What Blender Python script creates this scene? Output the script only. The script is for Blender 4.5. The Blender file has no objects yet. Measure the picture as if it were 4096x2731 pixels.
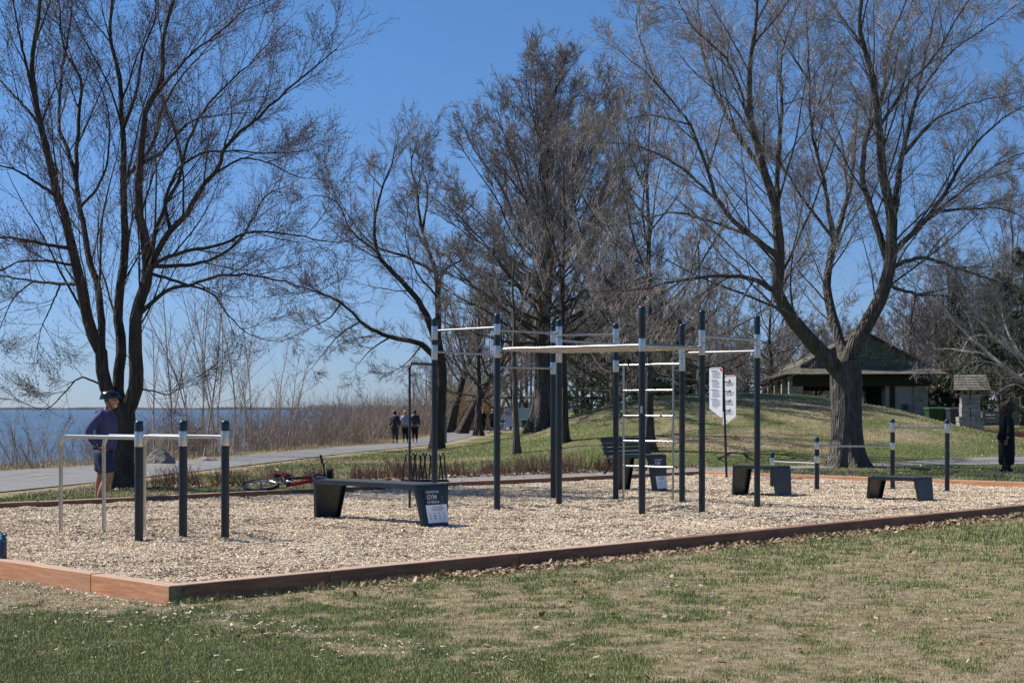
import bpy, bmesh, math, random
import numpy as np
from mathutils import Vector, Matrix
random.seed(7)
RNG = np.random.default_rng(11)
scene = bpy.context.scene
COL = scene.collection
# ------------------------------------------------------------------ camera
F = 1530.0; CX = 512.0; HY = 408.5; CH = 1.5
cam = bpy.data.cameras.new("camera"); camo = bpy.data.objects.new("camera", cam); COL.objects.link(camo)
cam.sensor_width = 36.0; cam.lens = 36.0 * F / 1024.0
cam.shift_y = (HY - 341.0) / 1024.0
cam.clip_start = 0.1; cam.clip_end = 20000
camo.location = (0, 0, CH); camo.rotation_euler = (math.radians(90), 0, 0)
scene.camera = camo
# ------------------------------------------------------------------ light
SUN_EL = 50.0
SDX, SDY = -0.93, 0.37            # horizontal direction towards the sun
world = bpy.data.worlds.new("World"); scene.world = world; world.use_nodes = True
wn = world.node_tree; wn.nodes.clear()
sky = wn.nodes.new("ShaderNodeTexSky"); sky.sky_type = 'NISHITA'; sky.sun_disc = False
sky.sun_elevation = math.radians(SUN_EL); sky.sun_rotation = math.atan2(SDX, SDY)
sky.air_density = 0.85; sky.dust_density = 0.0; sky.ozone_density = 2.6; sky.altitude = 0
bg = wn.nodes.new("ShaderNodeBackground"); bg.inputs[1].default_value = 0.066
wo = wn.nodes.new("ShaderNodeOutputWorld")
tint = wn.nodes.new("ShaderNodeMix"); tint.data_type = 'RGBA'; tint.blend_type = 'MULTIPLY'; tint.inputs[0].default_value = 1.0
geo = wn.nodes.new("ShaderNodeTexCoord"); sep = wn.nodes.new("ShaderNodeSeparateXYZ"); rmp = wn.nodes.new("ShaderNodeValToRGB")   # clear-day air: bluer and less glaring low down
wn.links.new(geo.outputs['Generated'], sep.inputs[0]); wn.links.new(sep.outputs[2], rmp.inputs[0])
rmp.color_ramp.elements[0].position = 0.0; rmp.color_ramp.elements[0].color = (0.44, 0.545, 0.86, 1)
rmp.color_ramp.elements[1].position = 0.30; rmp.color_ramp.elements[1].color = (0.56, 0.83, 1.06, 1)
e_ = rmp.color_ramp.elements.new(0.07); e_.color = (0.50, 0.64, 0.93, 1)
wn.links.new(rmp.outputs[0], tint.inputs[7]); wn.links.new(sky.outputs[0], tint.inputs[6]); wn.links.new(tint.outputs[2], bg.inputs[0]); wn.links.new(bg.outputs[0], wo.inputs[0])
sl = bpy.data.lights.new("sun", 'SUN'); sl.energy = 4.5; sl.angle = math.radians(0.5); sl.color = (1.0, 0.95, 0.87)
so = bpy.data.objects.new("sun", sl); COL.objects.link(so)
ce = math.cos(math.radians(SUN_EL)); hn = math.hypot(SDX, SDY)
sv = Vector((SDX / hn * ce, SDY / hn * ce, math.sin(math.radians(SUN_EL))))
so.rotation_euler = sv.to_track_quat('Z', 'Y').to_euler(); so.location = (-20, 10, 40)
scene.view_settings.view_transform = 'Standard'; scene.view_settings.look = 'None'
scene.view_settings.exposure = 0.74; scene.view_settings.gamma = 1.0
# ------------------------------------------------------------------ helpers
def px2(px, py, D):
    return Vector(((px - CX) / F * D, D, CH - (py - HY) / F * D))
def tag(o, label=None, cat=None, group=None, kind=None):
    if label: o['label'] = label
    if cat: o['category'] = cat
    if group: o['group'] = group
    if kind: o['kind'] = kind
    return o
def thing(name, label, cat, loc=(0, 0, 0), rz=0, group=None):
    o = bpy.data.objects.new(name, None); COL.objects.link(o); o.empty_display_size = 0.2
    o.location = loc; o.rotation_euler = (0, 0, rz)
    return tag(o, label, cat, group)
def lin(c):
    return tuple(c) + (1.0,)
class NT:
    def __init__(s, name):
        s.m = bpy.data.materials.new(name); s.m.use_nodes = True
        s.t = s.m.node_tree; s.b = s.t.nodes['Principled BSDF']
    def n(s, typ, **kw):
        x = s.t.nodes.new(typ)
        for k, v in kw.items(): setattr(x, k, v)
        return x
    def l(s, a, b): s.t.links.new(a, b)
    def noise(s, scale, detail=4, vec=None, rough=0.6):
        x = s.n('ShaderNodeTexNoise'); x.inputs['Scale'].default_value = scale
        x.inputs['Detail'].default_value = detail; x.inputs['Roughness'].default_value = rough
        if vec is not None: s.l(vec, x.inputs['Vector'])
        return x.outputs['Fac']
    def coord(s, scale=(1, 1, 1), which='Object'):
        tc = s.n('ShaderNodeTexCoord'); mp = s.n('ShaderNodeMapping'); mp.inputs['Scale'].default_value = scale
        s.l(tc.outputs[which], mp.inputs['Vector']); return mp.outputs[0]
    def ramp(s, fac, stops):
        r = s.n('ShaderNodeValToRGB'); e = r.color_ramp.elements
        while len(e) < len(stops): e.new(0.5)
        for i, (p, c) in enumerate(stops): e[i].position = p; e[i].color = lin(c)
        s.l(fac, r.inputs['Fac']); return r.outputs['Color']
    def mix(s, fac, a, b, typ='MIX'):
        x = s.n('ShaderNodeMix', data_type='RGBA', blend_type=typ)
        for sock, v in ((x.inputs[0], fac), (x.inputs[6], a), (x.inputs[7], b)):
            if hasattr(v, 'is_output'): s.l(v, sock)
            elif isinstance(v, (int, float)): sock.default_value = v
            else: sock.default_value = lin(v)
        return x.outputs[2]
    def bump(s, h, strength=0.5, dist=0.02):
        b = s.n('ShaderNodeBump'); b.inputs['Strength'].default_value = strength; b.inputs['Distance'].default_value = dist
        s.l(h, b.inputs['Height']); s.l(b.outputs[0], s.b.inputs['Normal'])
def mat(name, c, rough=0.6, metal=0.0, var=0.15, scale=8.0, bump=0.0, spec=0.5, mscale=(1, 1, 1), bd=0.01):
    t = NT(name); v = t.coord(mscale); f = t.noise(scale, 5, v)
    lo = tuple(x * (1 - var) for x in c); hi = tuple(min(1, x * (1 + var)) for x in c)
    t.l(t.ramp(f, [(0.3, lo), (0.7, hi)]), t.b.inputs['Base Color'])
    t.b.inputs['Roughness'].default_value = rough; t.b.inputs['Metallic'].default_value = metal
    t.b.inputs['Specular IOR Level'].default_value = spec
    if bump: t.bump(t.noise(scale * 3, 4, v), bump, bd)
    return t.m
M = {}
M['navy'] = mat('navy_paint', (0.0062, 0.0135, 0.0205), 0.42, var=0.40, scale=3, bump=0.04)
M['cap'] = mat('cap_plastic', (0.010, 0.022, 0.030), 0.32, var=0.1)
M['alu'] = mat('brushed_aluminium', (0.56, 0.555, 0.54), 0.36, metal=1.0, var=0.1, scale=3, mscale=(6, 6, 60))
M['steel'] = mat('steel_tube', (0.40, 0.39, 0.375), 0.27, metal=1.0, var=0.08, scale=5)
M['black'] = mat('black_metal', (0.008, 0.009, 0.010), 0.42, var=0.2)
M['blackcloth'] = mat('black_cloth', (0.006, 0.006, 0.008), 0.9, var=0.3, scale=20)
M['white'] = mat('white_panel', (0.82, 0.85, 0.88), 0.4, var=0.03)
M['red'] = mat('red_print', (0.62, 0.03, 0.04), 0.5, var=0.05)
M['greyprint'] = mat('grey_print', (0.56, 0.58, 0.62), 0.6, var=0.05)
M['darkprint'] = mat('dark_print', (0.03, 0.035, 0.045), 0.6, var=0.05)
M['whiteprint'] = mat('white_print', (0.62, 0.64, 0.68), 0.6, var=0.02)
M['sticker'] = mat('dark_sticker', (0.006, 0.009, 0.016), 0.35, var=0.05)
M['skin'] = mat('skin', (0.36, 0.185, 0.13), 0.55, var=0.12, scale=14)
M['hoodie'] = mat('blue_hoodie', (0.044, 0.055, 0.145), 0.85, var=0.15, scale=10, bump=0.5, bd=0.02)
M['shorts'] = mat('navy_shorts', (0.014, 0.026, 0.07), 0.85, var=0.2, scale=9, bump=0.4, bd=0.02)
M['helmet'] = mat('helmet_shell', (0.012, 0.018, 0.020), 0.16, var=0.1)
M['hair'] = mat('dark_hair', (0.014, 0.009, 0.007), 0.7, var=0.4, scale=30)
M['hairred'] = mat('auburn_hair', (0.055, 0.026, 0.018), 0.7, var=0.4, scale=30)
M['hairblond'] = mat('blonde_hair', (0.36, 0.19, 0.085), 0.6, var=0.3, scale=30)
M['greybeard'] = mat('grey_beard', (0.5, 0.46, 0.43), 0.8)
M['greytop'] = mat('grey_knit', (0.33, 0.37, 0.44), 0.9, bump=0.3)
M['purplejkt'] = mat('plum_jacket', (0.035, 0.03, 0.045), 0.8, bump=0.3)
M['darkjkt'] = mat('puffer_jacket', (0.016, 0.019, 0.030), 0.55, bump=0.3)
M['greypants'] = mat('grey_trousers', (0.03, 0.035, 0.042), 0.9)
M['shoe'] = mat('pale_shoe', (0.5, 0.48, 0.47), 0.7)
M['bikered'] = mat('red_frame', (0.5, 0.02, 0.015), 0.25, var=0.05)
M['orange'] = mat('orange_grip', (0.75, 0.16, 0.02), 0.5, var=0.05)
M['rubber'] = mat('tyre_rubber', (0.02, 0.021, 0.023), 0.85, bump=0.6)
M['rock'] = mat('shore_rock', (0.20, 0.18, 0.16), 0.9, var=0.45, scale=3, bump=1.0, bd=0.08)
M['stone'] = mat('pillar_stone', (0.26, 0.25, 0.25), 0.9, var=0.35, scale=2.2, bump=1.0, bd=0.05)
M['darkwood'] = mat('dark_timber', (0.022, 0.019, 0.017), 0.8, var=0.3, scale=5)
M['benchwood'] = mat('bench_slats', (0.055, 0.062, 0.066), 0.7, var=0.3, scale=4, mscale=(0.6, 6, 6))
M['binGreen'] = mat('green_bin', (0.015, 0.055, 0.022), 0.45)
M['binGrey'] = mat('grey_bin', (0.03, 0.034, 0.04), 0.45)
M['carwhite'] = mat('white_car_paint', (0.75, 0.76, 0.78), 0.2, var=0.02)
M['glass'] = mat('dark_glass', (0.02, 0.025, 0.03), 0.08)
M['blue'] = mat('blue_panel', (0.03, 0.06, 0.35), 0.5)
M['paleblue'] = mat('pale_blue_panel', (0.42, 0.50, 0.62), 0.6)
M['greypost'] = mat('grey_post', (0.11, 0.12, 0.13), 0.6)
M['concrete'] = mat('concrete_panel', (0.34, 0.345, 0.37), 0.8, var=0.12, scale=1.3)
M['brickwall'] = mat('tan_wall', (0.30, 0.25, 0.22), 0.9, var=0.2)
M['redroof'] = mat('red_roof', (0.16, 0.085, 0.06), 0.9, var=0.2)
M['pine'] = mat('pine_needles', (0.035, 0.062, 0.022), 0.7, var=0.5, scale=2.5)
M['pineB'] = mat('cedar_needles', (0.050, 0.075, 0.024), 0.7, var=0.5, scale=2.5)
M['shrubred'] = mat('red_stems', (0.15, 0.065, 0.055), 0.8, var=0.3)
M['shrubbrown'] = mat('brown_stems', (0.27, 0.215, 0.18), 0.85, var=0.35, scale=0.8)
M['shrubtan'] = mat('tan_stems', (0.30, 0.20, 0.09), 0.85, var=0.3)
M['straw'] = mat('straw_blades', (0.44, 0.33, 0.20), 0.8, var=0.3, scale=3)
M['birch'] = mat('white_bark', (0.46, 0.43, 0.40), 0.8, var=0.5, scale=5)
M['bud'] = mat('red_buds', (0.22, 0.05, 0.04), 0.7)
M['bottleblue'] = mat('bottle_body', (0.022, 0.038, 0.095), 0.22, var=0.05)
M['teal'] = mat('teal_lid', (0.008, 0.13, 0.19), 0.35, var=0.1)
M['sand'] = mat('straw_bank', (0.3, 0.24, 0.17), 0.9)
def bark(name, lo, hi, moss=None, sc=7.0):
    t = NT(name); v = t.coord((1, 1, 0.16))
    f = t.noise(sc * 2.2, 6, v, 0.7); vo = t.n('ShaderNodeTexVoronoi'); vo.feature = 'DISTANCE_TO_EDGE'
    vo.inputs['Scale'].default_value = sc * 1.6; t.l(v, vo.inputs['Vector'])
    c = t.ramp(f, [(0.3, lo), (0.72, hi)])
    if moss:
        mf = t.noise(0.9, 3, t.coord((1, 1, 1)))
        r = t.ramp(mf, [(0.52, (0, 0, 0)), (0.66, (1, 1, 1))]); c = t.mix(t_mul(t, r, 0.55), c, moss)
    t.l(c, t.b.inputs['Base Color']); t.b.inputs['Roughness'].default_value = 0.95
    mr = t.n('ShaderNodeMath', operation='MULTIPLY'); t.l(vo.outputs['Distance'], mr.inputs[0]); mr.inputs[1].default_value = 3.0
    ad = t.n('ShaderNodeMath', operation='ADD'); t.l(mr.outputs[0], ad.inputs[0]); t.l(f, ad.inputs[1])
    t.bump(ad.outputs[0], 1.0, 0.11); return t.m
def t_mul(t, a, k):
    m = t.n('ShaderNodeMath', operation='MULTIPLY'); t.l(a, m.inputs[0]); m.inputs[1].default_value = k; return m.outputs[0]
M['barkA'] = bark('maple_bark_dark', (0.030, 0.025, 0.021), (0.125, 0.108, 0.092), (0.09, 0.085, 0.045))
M['barkB'] = bark('maple_bark_grey', (0.045, 0.040, 0.034), (0.24, 0.215, 0.19), (0.12, 0.115, 0.05))
M['barkC'] = bark('park_bark', (0.04, 0.034, 0.03), (0.19, 0.165, 0.145))
M['twigA'] = mat('twigs_dark', (0.105, 0.085, 0.080), 0.75, var=0.3, scale=1.0)
M['twigB'] = mat('twigs_grey', (0.29, 0.26, 0.24), 0.7, var=0.35, scale=1.0)
M['twigC'] = mat('twigs_brown', (0.195, 0.17, 0.158), 0.8, var=0.35, scale=0.6)
M['twigD'] = mat('far_twigs', (0.22, 0.17, 0.16), 0.85, var=0.35, scale=0.3)
M['twigE'] = mat('yellow_twigs', (0.27, 0.18, 0.075), 0.85, var=0.3, scale=0.5)

# mesh accumulator -------------------------------------------------
class MB:
    def __init__(s): s.V = []; s.Fq = []; s.n = 0; s.mi = []
    def add(s, V, Fc, mi=0):
        V = np.asarray(V, float).reshape(-1, 3); Fc = np.asarray(Fc, np.int64)
        s.V.append(V); s.Fq.append(Fc + s.n); s.mi.append(np.full(len(Fc), mi)); s.n += len(V)
    def build(s, name, mats, parent=None, smooth=False, merge=False):
        V = np.concatenate(s.V); me = bpy.data.meshes.new(name)
        me.vertices.add(len(V)); me.vertices.foreach_set('co', V.ravel())
        tot = np.concatenate([np.full(len(f), f.shape[1]) for f in s.Fq]); loops = np.concatenate([f.ravel() for f in s.Fq])
        me.loops.add(len(loops)); me.loops.foreach_set('vertex_index', loops)
        me.polygons.add(len(tot)); st = np.zeros(len(tot), int); st[1:] = np.cumsum(tot)[:-1]
        me.polygons.foreach_set('loop_start', st); me.polygons.foreach_set('loop_total', tot)
        if not isinstance(mats, (list, tuple)): mats = [mats]
        for m_ in mats: me.materials.append(m_)
        me.polygons.foreach_set('material_index', np.concatenate(s.mi))
        me.polygons.foreach_set('use_smooth', np.full(len(tot), bool(smooth)))
        me.update(calc_edges=True); me.validate()
        o = bpy.data.objects.new(name, me); COL.objects.link(o)
        if parent: o.parent = parent
        return o
    def box(s, c, sz, rz=0, mi=0, M4=None):
        x, y, z = [k / 2 for k in sz]
        V = np.array([(i * x, j * y, k * z) for i in (-1, 1) for j in (-1, 1) for k in (-1, 1)])
        if M4 is not None:
            V = np.array([tuple(M4 @ Vector(v)) for v in V])
        else:
            a, b = math.cos(rz), math.sin(rz)
            V = np.stack([V[:, 0] * a - V[:, 1] * b, V[:, 0] * b + V[:, 1] * a, V[:, 2]], 1) + np.array(c)
        s.add(V, [(0, 1, 3, 2), (4, 6, 7, 5), (0, 4, 5, 1), (2, 3, 7, 6), (0, 2, 6, 4), (1, 5, 7, 3)], mi)
    def hexa(s, pts, mi=0):   # 4 bottom, 4 top
        s.add(pts, [(3, 2, 1, 0), (4, 5, 6, 7), (0, 1, 5, 4), (1, 2, 6, 5), (2, 3, 7, 6), (3, 0, 4, 7)], mi)
    def tube(s, pts, r, sides=10, mi=0, caps=True):
        P = np.asarray(pts, float)[None]; R = np.asarray(r, float) * np.ones(P.shape[1]); V, Q = tubes(P, R[None], sides)
        s.add(V, Q, mi)
        if caps:
            K = P.shape[1]
            s.add(V[:sides], [tuple(range(sides))[::-1]], mi); s.add(V[(K - 1) * sides:], [tuple(range(sides))], mi)
    def lathe(s, prof, c=(0, 0, 0), sides=24, mi=0):
        pr = np.array(prof, float); a = np.linspace(0, 2 * math.pi, sides, endpoint=False)
        V = np.stack([pr[:, 0][:, None] * np.cos(a), pr[:, 0][:, None] * np.sin(a), np.repeat(pr[:, 1][:, None], sides, 1)], 2).reshape(-1, 3) + np.array(c)
        n = len(pr); i = np.arange(n - 1)[:, None] * sides; j = np.arange(sides)[None]; jn = (j + 1) % sides
        s.add(V, np.stack([i + j, i + jn, i + sides + jn, i + sides + j], 2).reshape(-1, 4), mi)
        s.add(V[-sides:], [tuple(range(sides))], mi)
        if pr[0, 0] > 0.001: s.add(V[:sides], [tuple(range(sides))[::-1]], mi)
    def prism(s, poly, z0, z1, fn=None, mi=0):
        n = len(poly); V = [(x, y, z0) for x, y in poly] + [(x, y, z1) for x, y in poly]
        if fn: V = [fn(*v) for v in V]
        s.add(V, [tuple(range(n))[::-1]], mi); s.add(V, [tuple(range(n, 2 * n))], mi)
        s.add(V, [(i, (i + 1) % n, n + (i + 1) % n, n + i) for i in range(n)], mi)
def nrm(a): return a / np.maximum(np.linalg.norm(a, axis=-1, keepdims=True), 1e-9)
def tubes(P, R, sides):
    """P (N,K,3) R (N,K) -> verts, quads"""
    N, K, _ = P.shape
    T = np.empty_like(P); T[:, 1:-1] = P[:, 2:] - P[:, :-2]; T[:, 0] = P[:, 1] - P[:, 0]; T[:, -1] = P[:, -1] - P[:, -2]; T = nrm(T)
    mean = nrm(P[:, -1] - P[:, 0] + 1e-6); ref = np.where(np.abs(mean[:, 2:3]) > 0.8, np.array([[1.0, 0, 0]]), np.array([[0, 0, 1.0]]))
    ref = np.cross(mean, ref)
    # for bent tubes use a plane-stable reference
    Nn = nrm(np.cross(T, nrm(ref)[:, None, :] + 1e-4)); B = np.cross(T, Nn)
    a = np.arange(sides) * 2 * math.pi / sides
    V = P[:, :, None, :] + R[:, :, None, None] * (np.cos(a)[None, None, :, None] * Nn[:, :, None, :] + np.sin(a)[None, None, :, None] * B[:, :, None, :])
    V = V.reshape(-1, 3)
    base = (np.arange(N) * K * sides)[:, None, None]; k = (np.arange(K - 1) * sides)[None, :, None]; j = np.arange(sides)[None, None, :]; jn = (j + 1) % sides
    q = np.stack([base + k + j, base + k + sides + j, base + k + sides + jn, base + k + jn], -1).reshape(-1, 4)
    return V, q[:, ::-1]
def vnoise(x, y, sc, seed=0, octv=4):
    x = np.asarray(x, float) * sc; y = np.asarray(y, float) * sc; tot = 0; amp = 1; s = 0
    for o in range(octv):
        g = np.random.default_rng(seed * 31 + o).random((256, 256))
        xi = np.floor(x).astype(int); yi = np.floor(y).astype(int); fx = x - xi; fy = y - yi
        fx = fx * fx * (3 - 2 * fx); fy = fy * fy * (3 - 2 * fy)
        a = g[xi % 256, yi % 256]; b = g[(xi + 1) % 256, yi % 256]; c = g[xi % 256, (yi + 1) % 256]; d = g[(xi + 1) % 256, (yi + 1) % 256]
        tot = tot + amp * ((a * (1 - fx) + b * fx) * (1 - fy) + (c * (1 - fx) + d * fx) * fy); s += amp; amp *= 0.55; x = x * 2.03 + 17; y = y * 2.03 + 5
    return tot / s
def sst(x, a, b):
    t = np.clip((x - a) / (b - a), 0, 1); return t * t * (3 - 2 * t)
# ------------------------------------------------------------------ terrain
A0 = np.array([-2.74, 12.33]); U = np.array([0.709, 0.705]); Vv = np.array([-0.709, 0.705])
PL, PW = 21.0, 11.1
def uvw(u, v, z=0.0):
    p = A0 + U * u + Vv * v; return (p[0], p[1], z)
RE = np.array([(-16, 5), (-10.2, 24), (-9.4, 28.1), (-8.4, 35.2), (-7.3, 47), (-6.3, 58.7), (-3.9, 76.7), (-2.9, 95), (-2.1, 112), (1, 135), (8, 150), (40, 190)], float)
LE = np.array([(-22, 5), (-17.2, 24), (-14.8, 32), (-13, 38.9), (-11.9, 43.9), (-10.1, 49.7), (-8.6, 66), (-6.35, 81), (-5.3, 100), (-4.4, 122), (-2.0, 140), (4, 158), (7, 205), (20, 600)], float)
MPX = [-6, -3, 0, 1.2, 2.0, 3.65, 5.25, 7.5, 9.1, 10.9, 11.7, 13.7, 15.2, 16.3, 17.4, 19.1, 22, 26]
MPZ = [-.15, -.1, .38, .75, 1.15, 1.6, 1.93, 2.08, 2.08, 2.0, 1.9, 1.56, 1.12, .82, .6, .35, .2, .1]
def hz(x, y):
    x = np.asarray(x, float); y = np.asarray(y, float)
    b = -0.035 - 0.0053 * np.clip(y - 27, 0, 52)
    b = b * (1 - sst(x, 2, 9)) + (-0.035) * sst(x, 2, 9)
    b = b + sst(x, 8, 15) * sst(y, 50, 84) * 0.62
    wv = np.where(y < 57, sst(y, 39.5, 57), 1 - sst(y, 57, 84))
    mz = np.interp(x, MPX, MPZ); b = b + np.maximum(mz - b, -0.2) * wv * sst(x, -6, 0)
    xl = np.interp(y, LE[:, 1], LE[:, 0]); s = xl - x
    b = b - 1.9 * sst(s, 1.2, 8.5)
    return b
def hit(px, py):
    d = np.linspace(10, 400, 8000); x = (px - CX) / F * d; z = CH - (py - HY) / F * d
    g = hz(x, d); k = np.argmax(z < g); return float(x[k]), float(d[k]), float(g[k])
def gnd(px, D):
    x = (px - CX) / F * D; return (x, D, float(hz(x, D)))
def grid(xs, ys, zf):
    X, Y = np.meshgrid(xs, ys, indexing='ij'); Z = zf(X, Y); nx, ny = X.shape
    V = np.stack([X, Y, Z], 2).reshape(-1, 3); i = np.arange(nx - 1)[:, None] * ny; j = np.arange(ny - 1)[None]
    return V, np.stack([i + j, i + ny + j, i + ny + j + 1, i + j + 1], 2).reshape(-1, 4)
def green(x, y):      # grassiness of the lawn, 0 dry .. 1 lush
    n = vnoise(x, y, 5.6, 3, 5); big = vnoise(x, y, 0.8, 5, 2)
    g = 0.40 + (n - 0.5) * 2.3 + (big - 0.5) * 0.5
    g = g + 0.80 * (1 - sst(x + 0.9 * (y - 8.8), -2.0, 1.8)) * (1 - sst(y, 9.9, 12.3))   # lush lower left
    g = g + 0.35 * sst(x, 4.5, 6.5) * sst(y, 15.5, 17.5) * (1 - sst(y, 19, 22))
    g = g - 0.55 * (1 - sst(x, -3.4, -2.2)) * sst(y, 11.2, 12.3) * (1 - sst(y, 20, 24))
    g = g - 0.30 * sst(x - 0.2 * y, -1.3, -0.1) * (1 - sst(y, 12, 17))
    return g
xs = np.concatenate([[-400, -200, -120, -80, -60, -45, -35, -28], np.arange(-24, -12, 0.5), np.arange(-12, 14, 0.11), np.arange(14, 32, 0.6), [34, 38, 45, 60, 90, 150, 300, 600]])
ys = np.concatenate([np.arange(-20, 7, 1.5), np.arange(7, 22, 0.09), np.arange(22, 66, 0.4), np.arange(66, 200, 2.5), [205, 220, 260, 320, 420, 600, 900]])
def zter(X, Y):
    z = hz(X, Y) + (vnoise(X, Y, 0.9, 9, 3) - 0.5) * 0.03
    du = (X - A0[0]) * U[0] + (Y - A0[1]) * U[1]; dv = (X - A0[0]) * Vv[0] + (Y - A0[1]) * Vv[1]
    ins = (du > -0.3) & (du < PL + .3) & (dv > -0.3) & (dv < PW + .3)
    z = np.where(ins, -0.07 + 0 * z, z); return z
V, Q = grid(xs, ys, zter)
g_ = MB(); g_.add(V, Q)
t = NT('lawn_soil'); att = t.n('ShaderNodeAttribute'); att.attribute_name = 'lush'
v = t.coord((1, 1, 1)); f1 = t.noise(9, 6, v, 0.7); f2 = t.noise(70, 4, v, 0.8); f3 = t.noise(1.1, 4, v)
dirt = t.ramp(f1, [(0.32, (0.13, 0.095, 0.062)), (0.47, (0.25, 0.20, 0.125)), (0.60, (0.33, 0.28, 0.20)), (0.68, (0.40, 0.36, 0.31))])
grs = t.ramp(f2, [(0.3, (0.04, 0.058, 0.018)), (0.52, (0.10, 0.125, 0.045)), (0.75, (0.19, 0.185, 0.085))])
far = t.ramp(f3, [(0.35, (0.9, 0.9, 0.9)), (0.7, (1.1, 1.05, 0.95))])
ma = t.n('ShaderNodeMath', operation='ADD'); t.l(att.outputs['Fac'], ma.inputs[0])
mm = t.n('ShaderNodeMath', operation='MULTIPLY_ADD'); t.l(f2, mm.inputs[0]); mm.inputs[1].default_value = 1.2; mm.inputs[2].default_value = -0.6
t.l(mm.outputs[0], ma.inputs[1]); fac = t.ramp(ma.outputs[0], [(0.25, (0, 0, 0)), (0.62, (1, 1, 1))])
c = t.mix(1.0, t.mix(fac, dirt, grs), far, 'MULTIPLY'); c = t.mix(t.ramp(t.noise(2.6, 5, t.coord((1, 1, 1)), .7), [(.58, (0, 0, 0)), (.66, (.8, .8, .8))]), c, t.mix(f2, (.30, .25, .20), (.44, .39, .33))) if False else c
t.l(c, t.b.inputs['Base Color']); t.b.inputs['Roughness'].default_value = 0.95
t.b.inputs['Specular IOR Level'].default_value = 0.1
t.bump(f2, 0.8, 0.03)
ter = g_.build('ground', t.m, smooth=True); tag(ter, kind='structure')
lx, ly = V[:, 0], V[:, 1]; near = 1 - sst(ly, 18, 26)
gl = green(lx, ly) * near + (1 - near) * (0.60 + (vnoise(lx, ly, 0.45, 21, 4) - 0.5) * 1.3)
xr = np.interp(ly, RE[:, 1], RE[:, 0]); sr = lx - xr
gl = gl - (1 - near) * 0.6 * (1 - sst(sr + 1.2 * (vnoise(lx, ly, 0.5, 4, 3) - .5), 0.2, 1.3)) * (sr > -1)
gl = gl - 0.30 * np.exp(-((lx - 8.2) / 4.5) ** 2 - ((ly - 50.5) / 5) ** 2)    # worn dry face of the mound
xl = np.interp(ly, LE[:, 1], LE[:, 0]); gl = np.where(lx < xl + 0.3, -0.3, gl)
at = ter.data.attributes.new('lush', 'FLOAT', 'POINT'); at.data.foreach_set('value', gl.astype(np.float32))
# paths
def asphalt(name, lo, hi, dash=False):
    t = NT(name); v = t.coord(); a = t.noise(1.2, 5, v); b = t.noise(60, 3, v, 0.8)
    c = t.mix(0.5, t.ramp(a, [(0.3, lo), (0.7, hi)]), t.ramp(b, [(0.3, lo), (0.7, hi)]))
    cr = t.n('ShaderNodeTexVoronoi'); cr.feature = 'DISTANCE_TO_EDGE'; cr.inputs['Scale'].default_value = 0.35
    mp = t.coord((1.0, 0.5, 1)); ns = t.n('ShaderNodeVectorMath', operation='ADD'); t.l(mp, ns.inputs[0])
    nn = t.n('ShaderNodeTexNoise'); nn.inputs['Scale'].default_value = 1.5; t.l(nn.outputs['Color'], ns.inputs[1]); t.l(ns.outputs[0], cr.inputs['Vector'])
    c = t.mix(t.ramp(cr.outputs['Distance'], [(0.006, (0.55, 0.55, 0.55)), (0.016, (0, 0, 0))]), c, tuple(x * 0.5 for x in lo))
    t.l(c, t.b.inputs['Base Color']); t.b.inputs['Roughness'].default_value = 0.85; t.bump(b, 0.4, 0.01); return t.m
def strip(name, L, R, m, n=120, up=0.018, wn=6):
    g = MB(); tt = np.linspace(0, 1, n)
    def rs(P):
        P = np.array(P, float); d = np.concatenate([[0], np.cumsum(np.linalg.norm(np.diff(P, axis=0), axis=1))]); d /= d[-1]
        # smooth with Catmull-like oversampling
        q = np.stack([np.interp(tt, d, P[:, 0]), np.interp(tt, d, P[:, 1])], 1)
        for _ in range(3): q[1:-1] = (q[:-2] + 2 * q[1:-1] + q[2:]) / 4
        return q
    l, r = rs(L), rs(R); ws = np.linspace(0, 1, wn)
    P = l[:, None] * (1 - ws)[None, :, None] + r[:, None] * ws[None, :, None]
    Z = hz(P[..., 0], P[..., 1]) + up; Vt = np.concatenate([P, Z[..., None]], 2).reshape(-1, 3)
    i = np.arange(n - 1)[:, None] * wn; j = np.arange(wn - 1)[None]
    g.add(Vt, np.stack([i + j, i + j + 1, i + wn + j + 1, i + wn + j], 2).reshape(-1, 4)); o = g.build(name, m, smooth=True)
    return o, l, r
byL = LE[:-1].copy(); byR = RE[:-1].copy()
ys_ = np.concatenate([np.linspace(5, 60, 60), np.linspace(61, 150, 60)])
Lp = np.stack([np.interp(ys_, LE[:, 1], LE[:, 0]), ys_], 1); Rp = np.stack([np.interp(ys_, RE[:, 1], RE[:, 0]), ys_], 1)
M['asph'] = asphalt('old_asphalt', (0.105, 0.102, 0.102), (0.19, 0.185, 0.185))
bp, _, _ = strip('bike_path', Lp, Rp, M['asph'], 200, up=0.022); tag(bp, kind='structure')
g = MB()
cl = (Lp * 0.5 + Rp * 0.5)
for k in range(14):
    y0 = 26 + k * 4.6; xa = [np.interp(y0 + d, cl[:, 1], cl[:, 0]) for d in (0, 1.4)]
    g.add([(xa[0] - .06, y0, hz(xa[0], y0) + .034), (xa[0] + .06, y0, hz(xa[0], y0) + .034), (xa[1] + .06, y0 + 1.4, hz(xa[1], y0 + 1.4) + .034), (xa[1] - .06, y0 + 1.4, hz(xa[1], y0 + 1.4) + .034)], [(0, 1, 2, 3)])
o = g.build('painted_centre_line', mat('faded_paint', (0.36, 0.31, 0.20), 0.8, var=0.3, scale=12)); tag(o, kind='structure')
M['asph2'] = asphalt('grey_paving', (0.13, 0.127, 0.127), (0.215, 0.207, 0.205))
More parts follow.
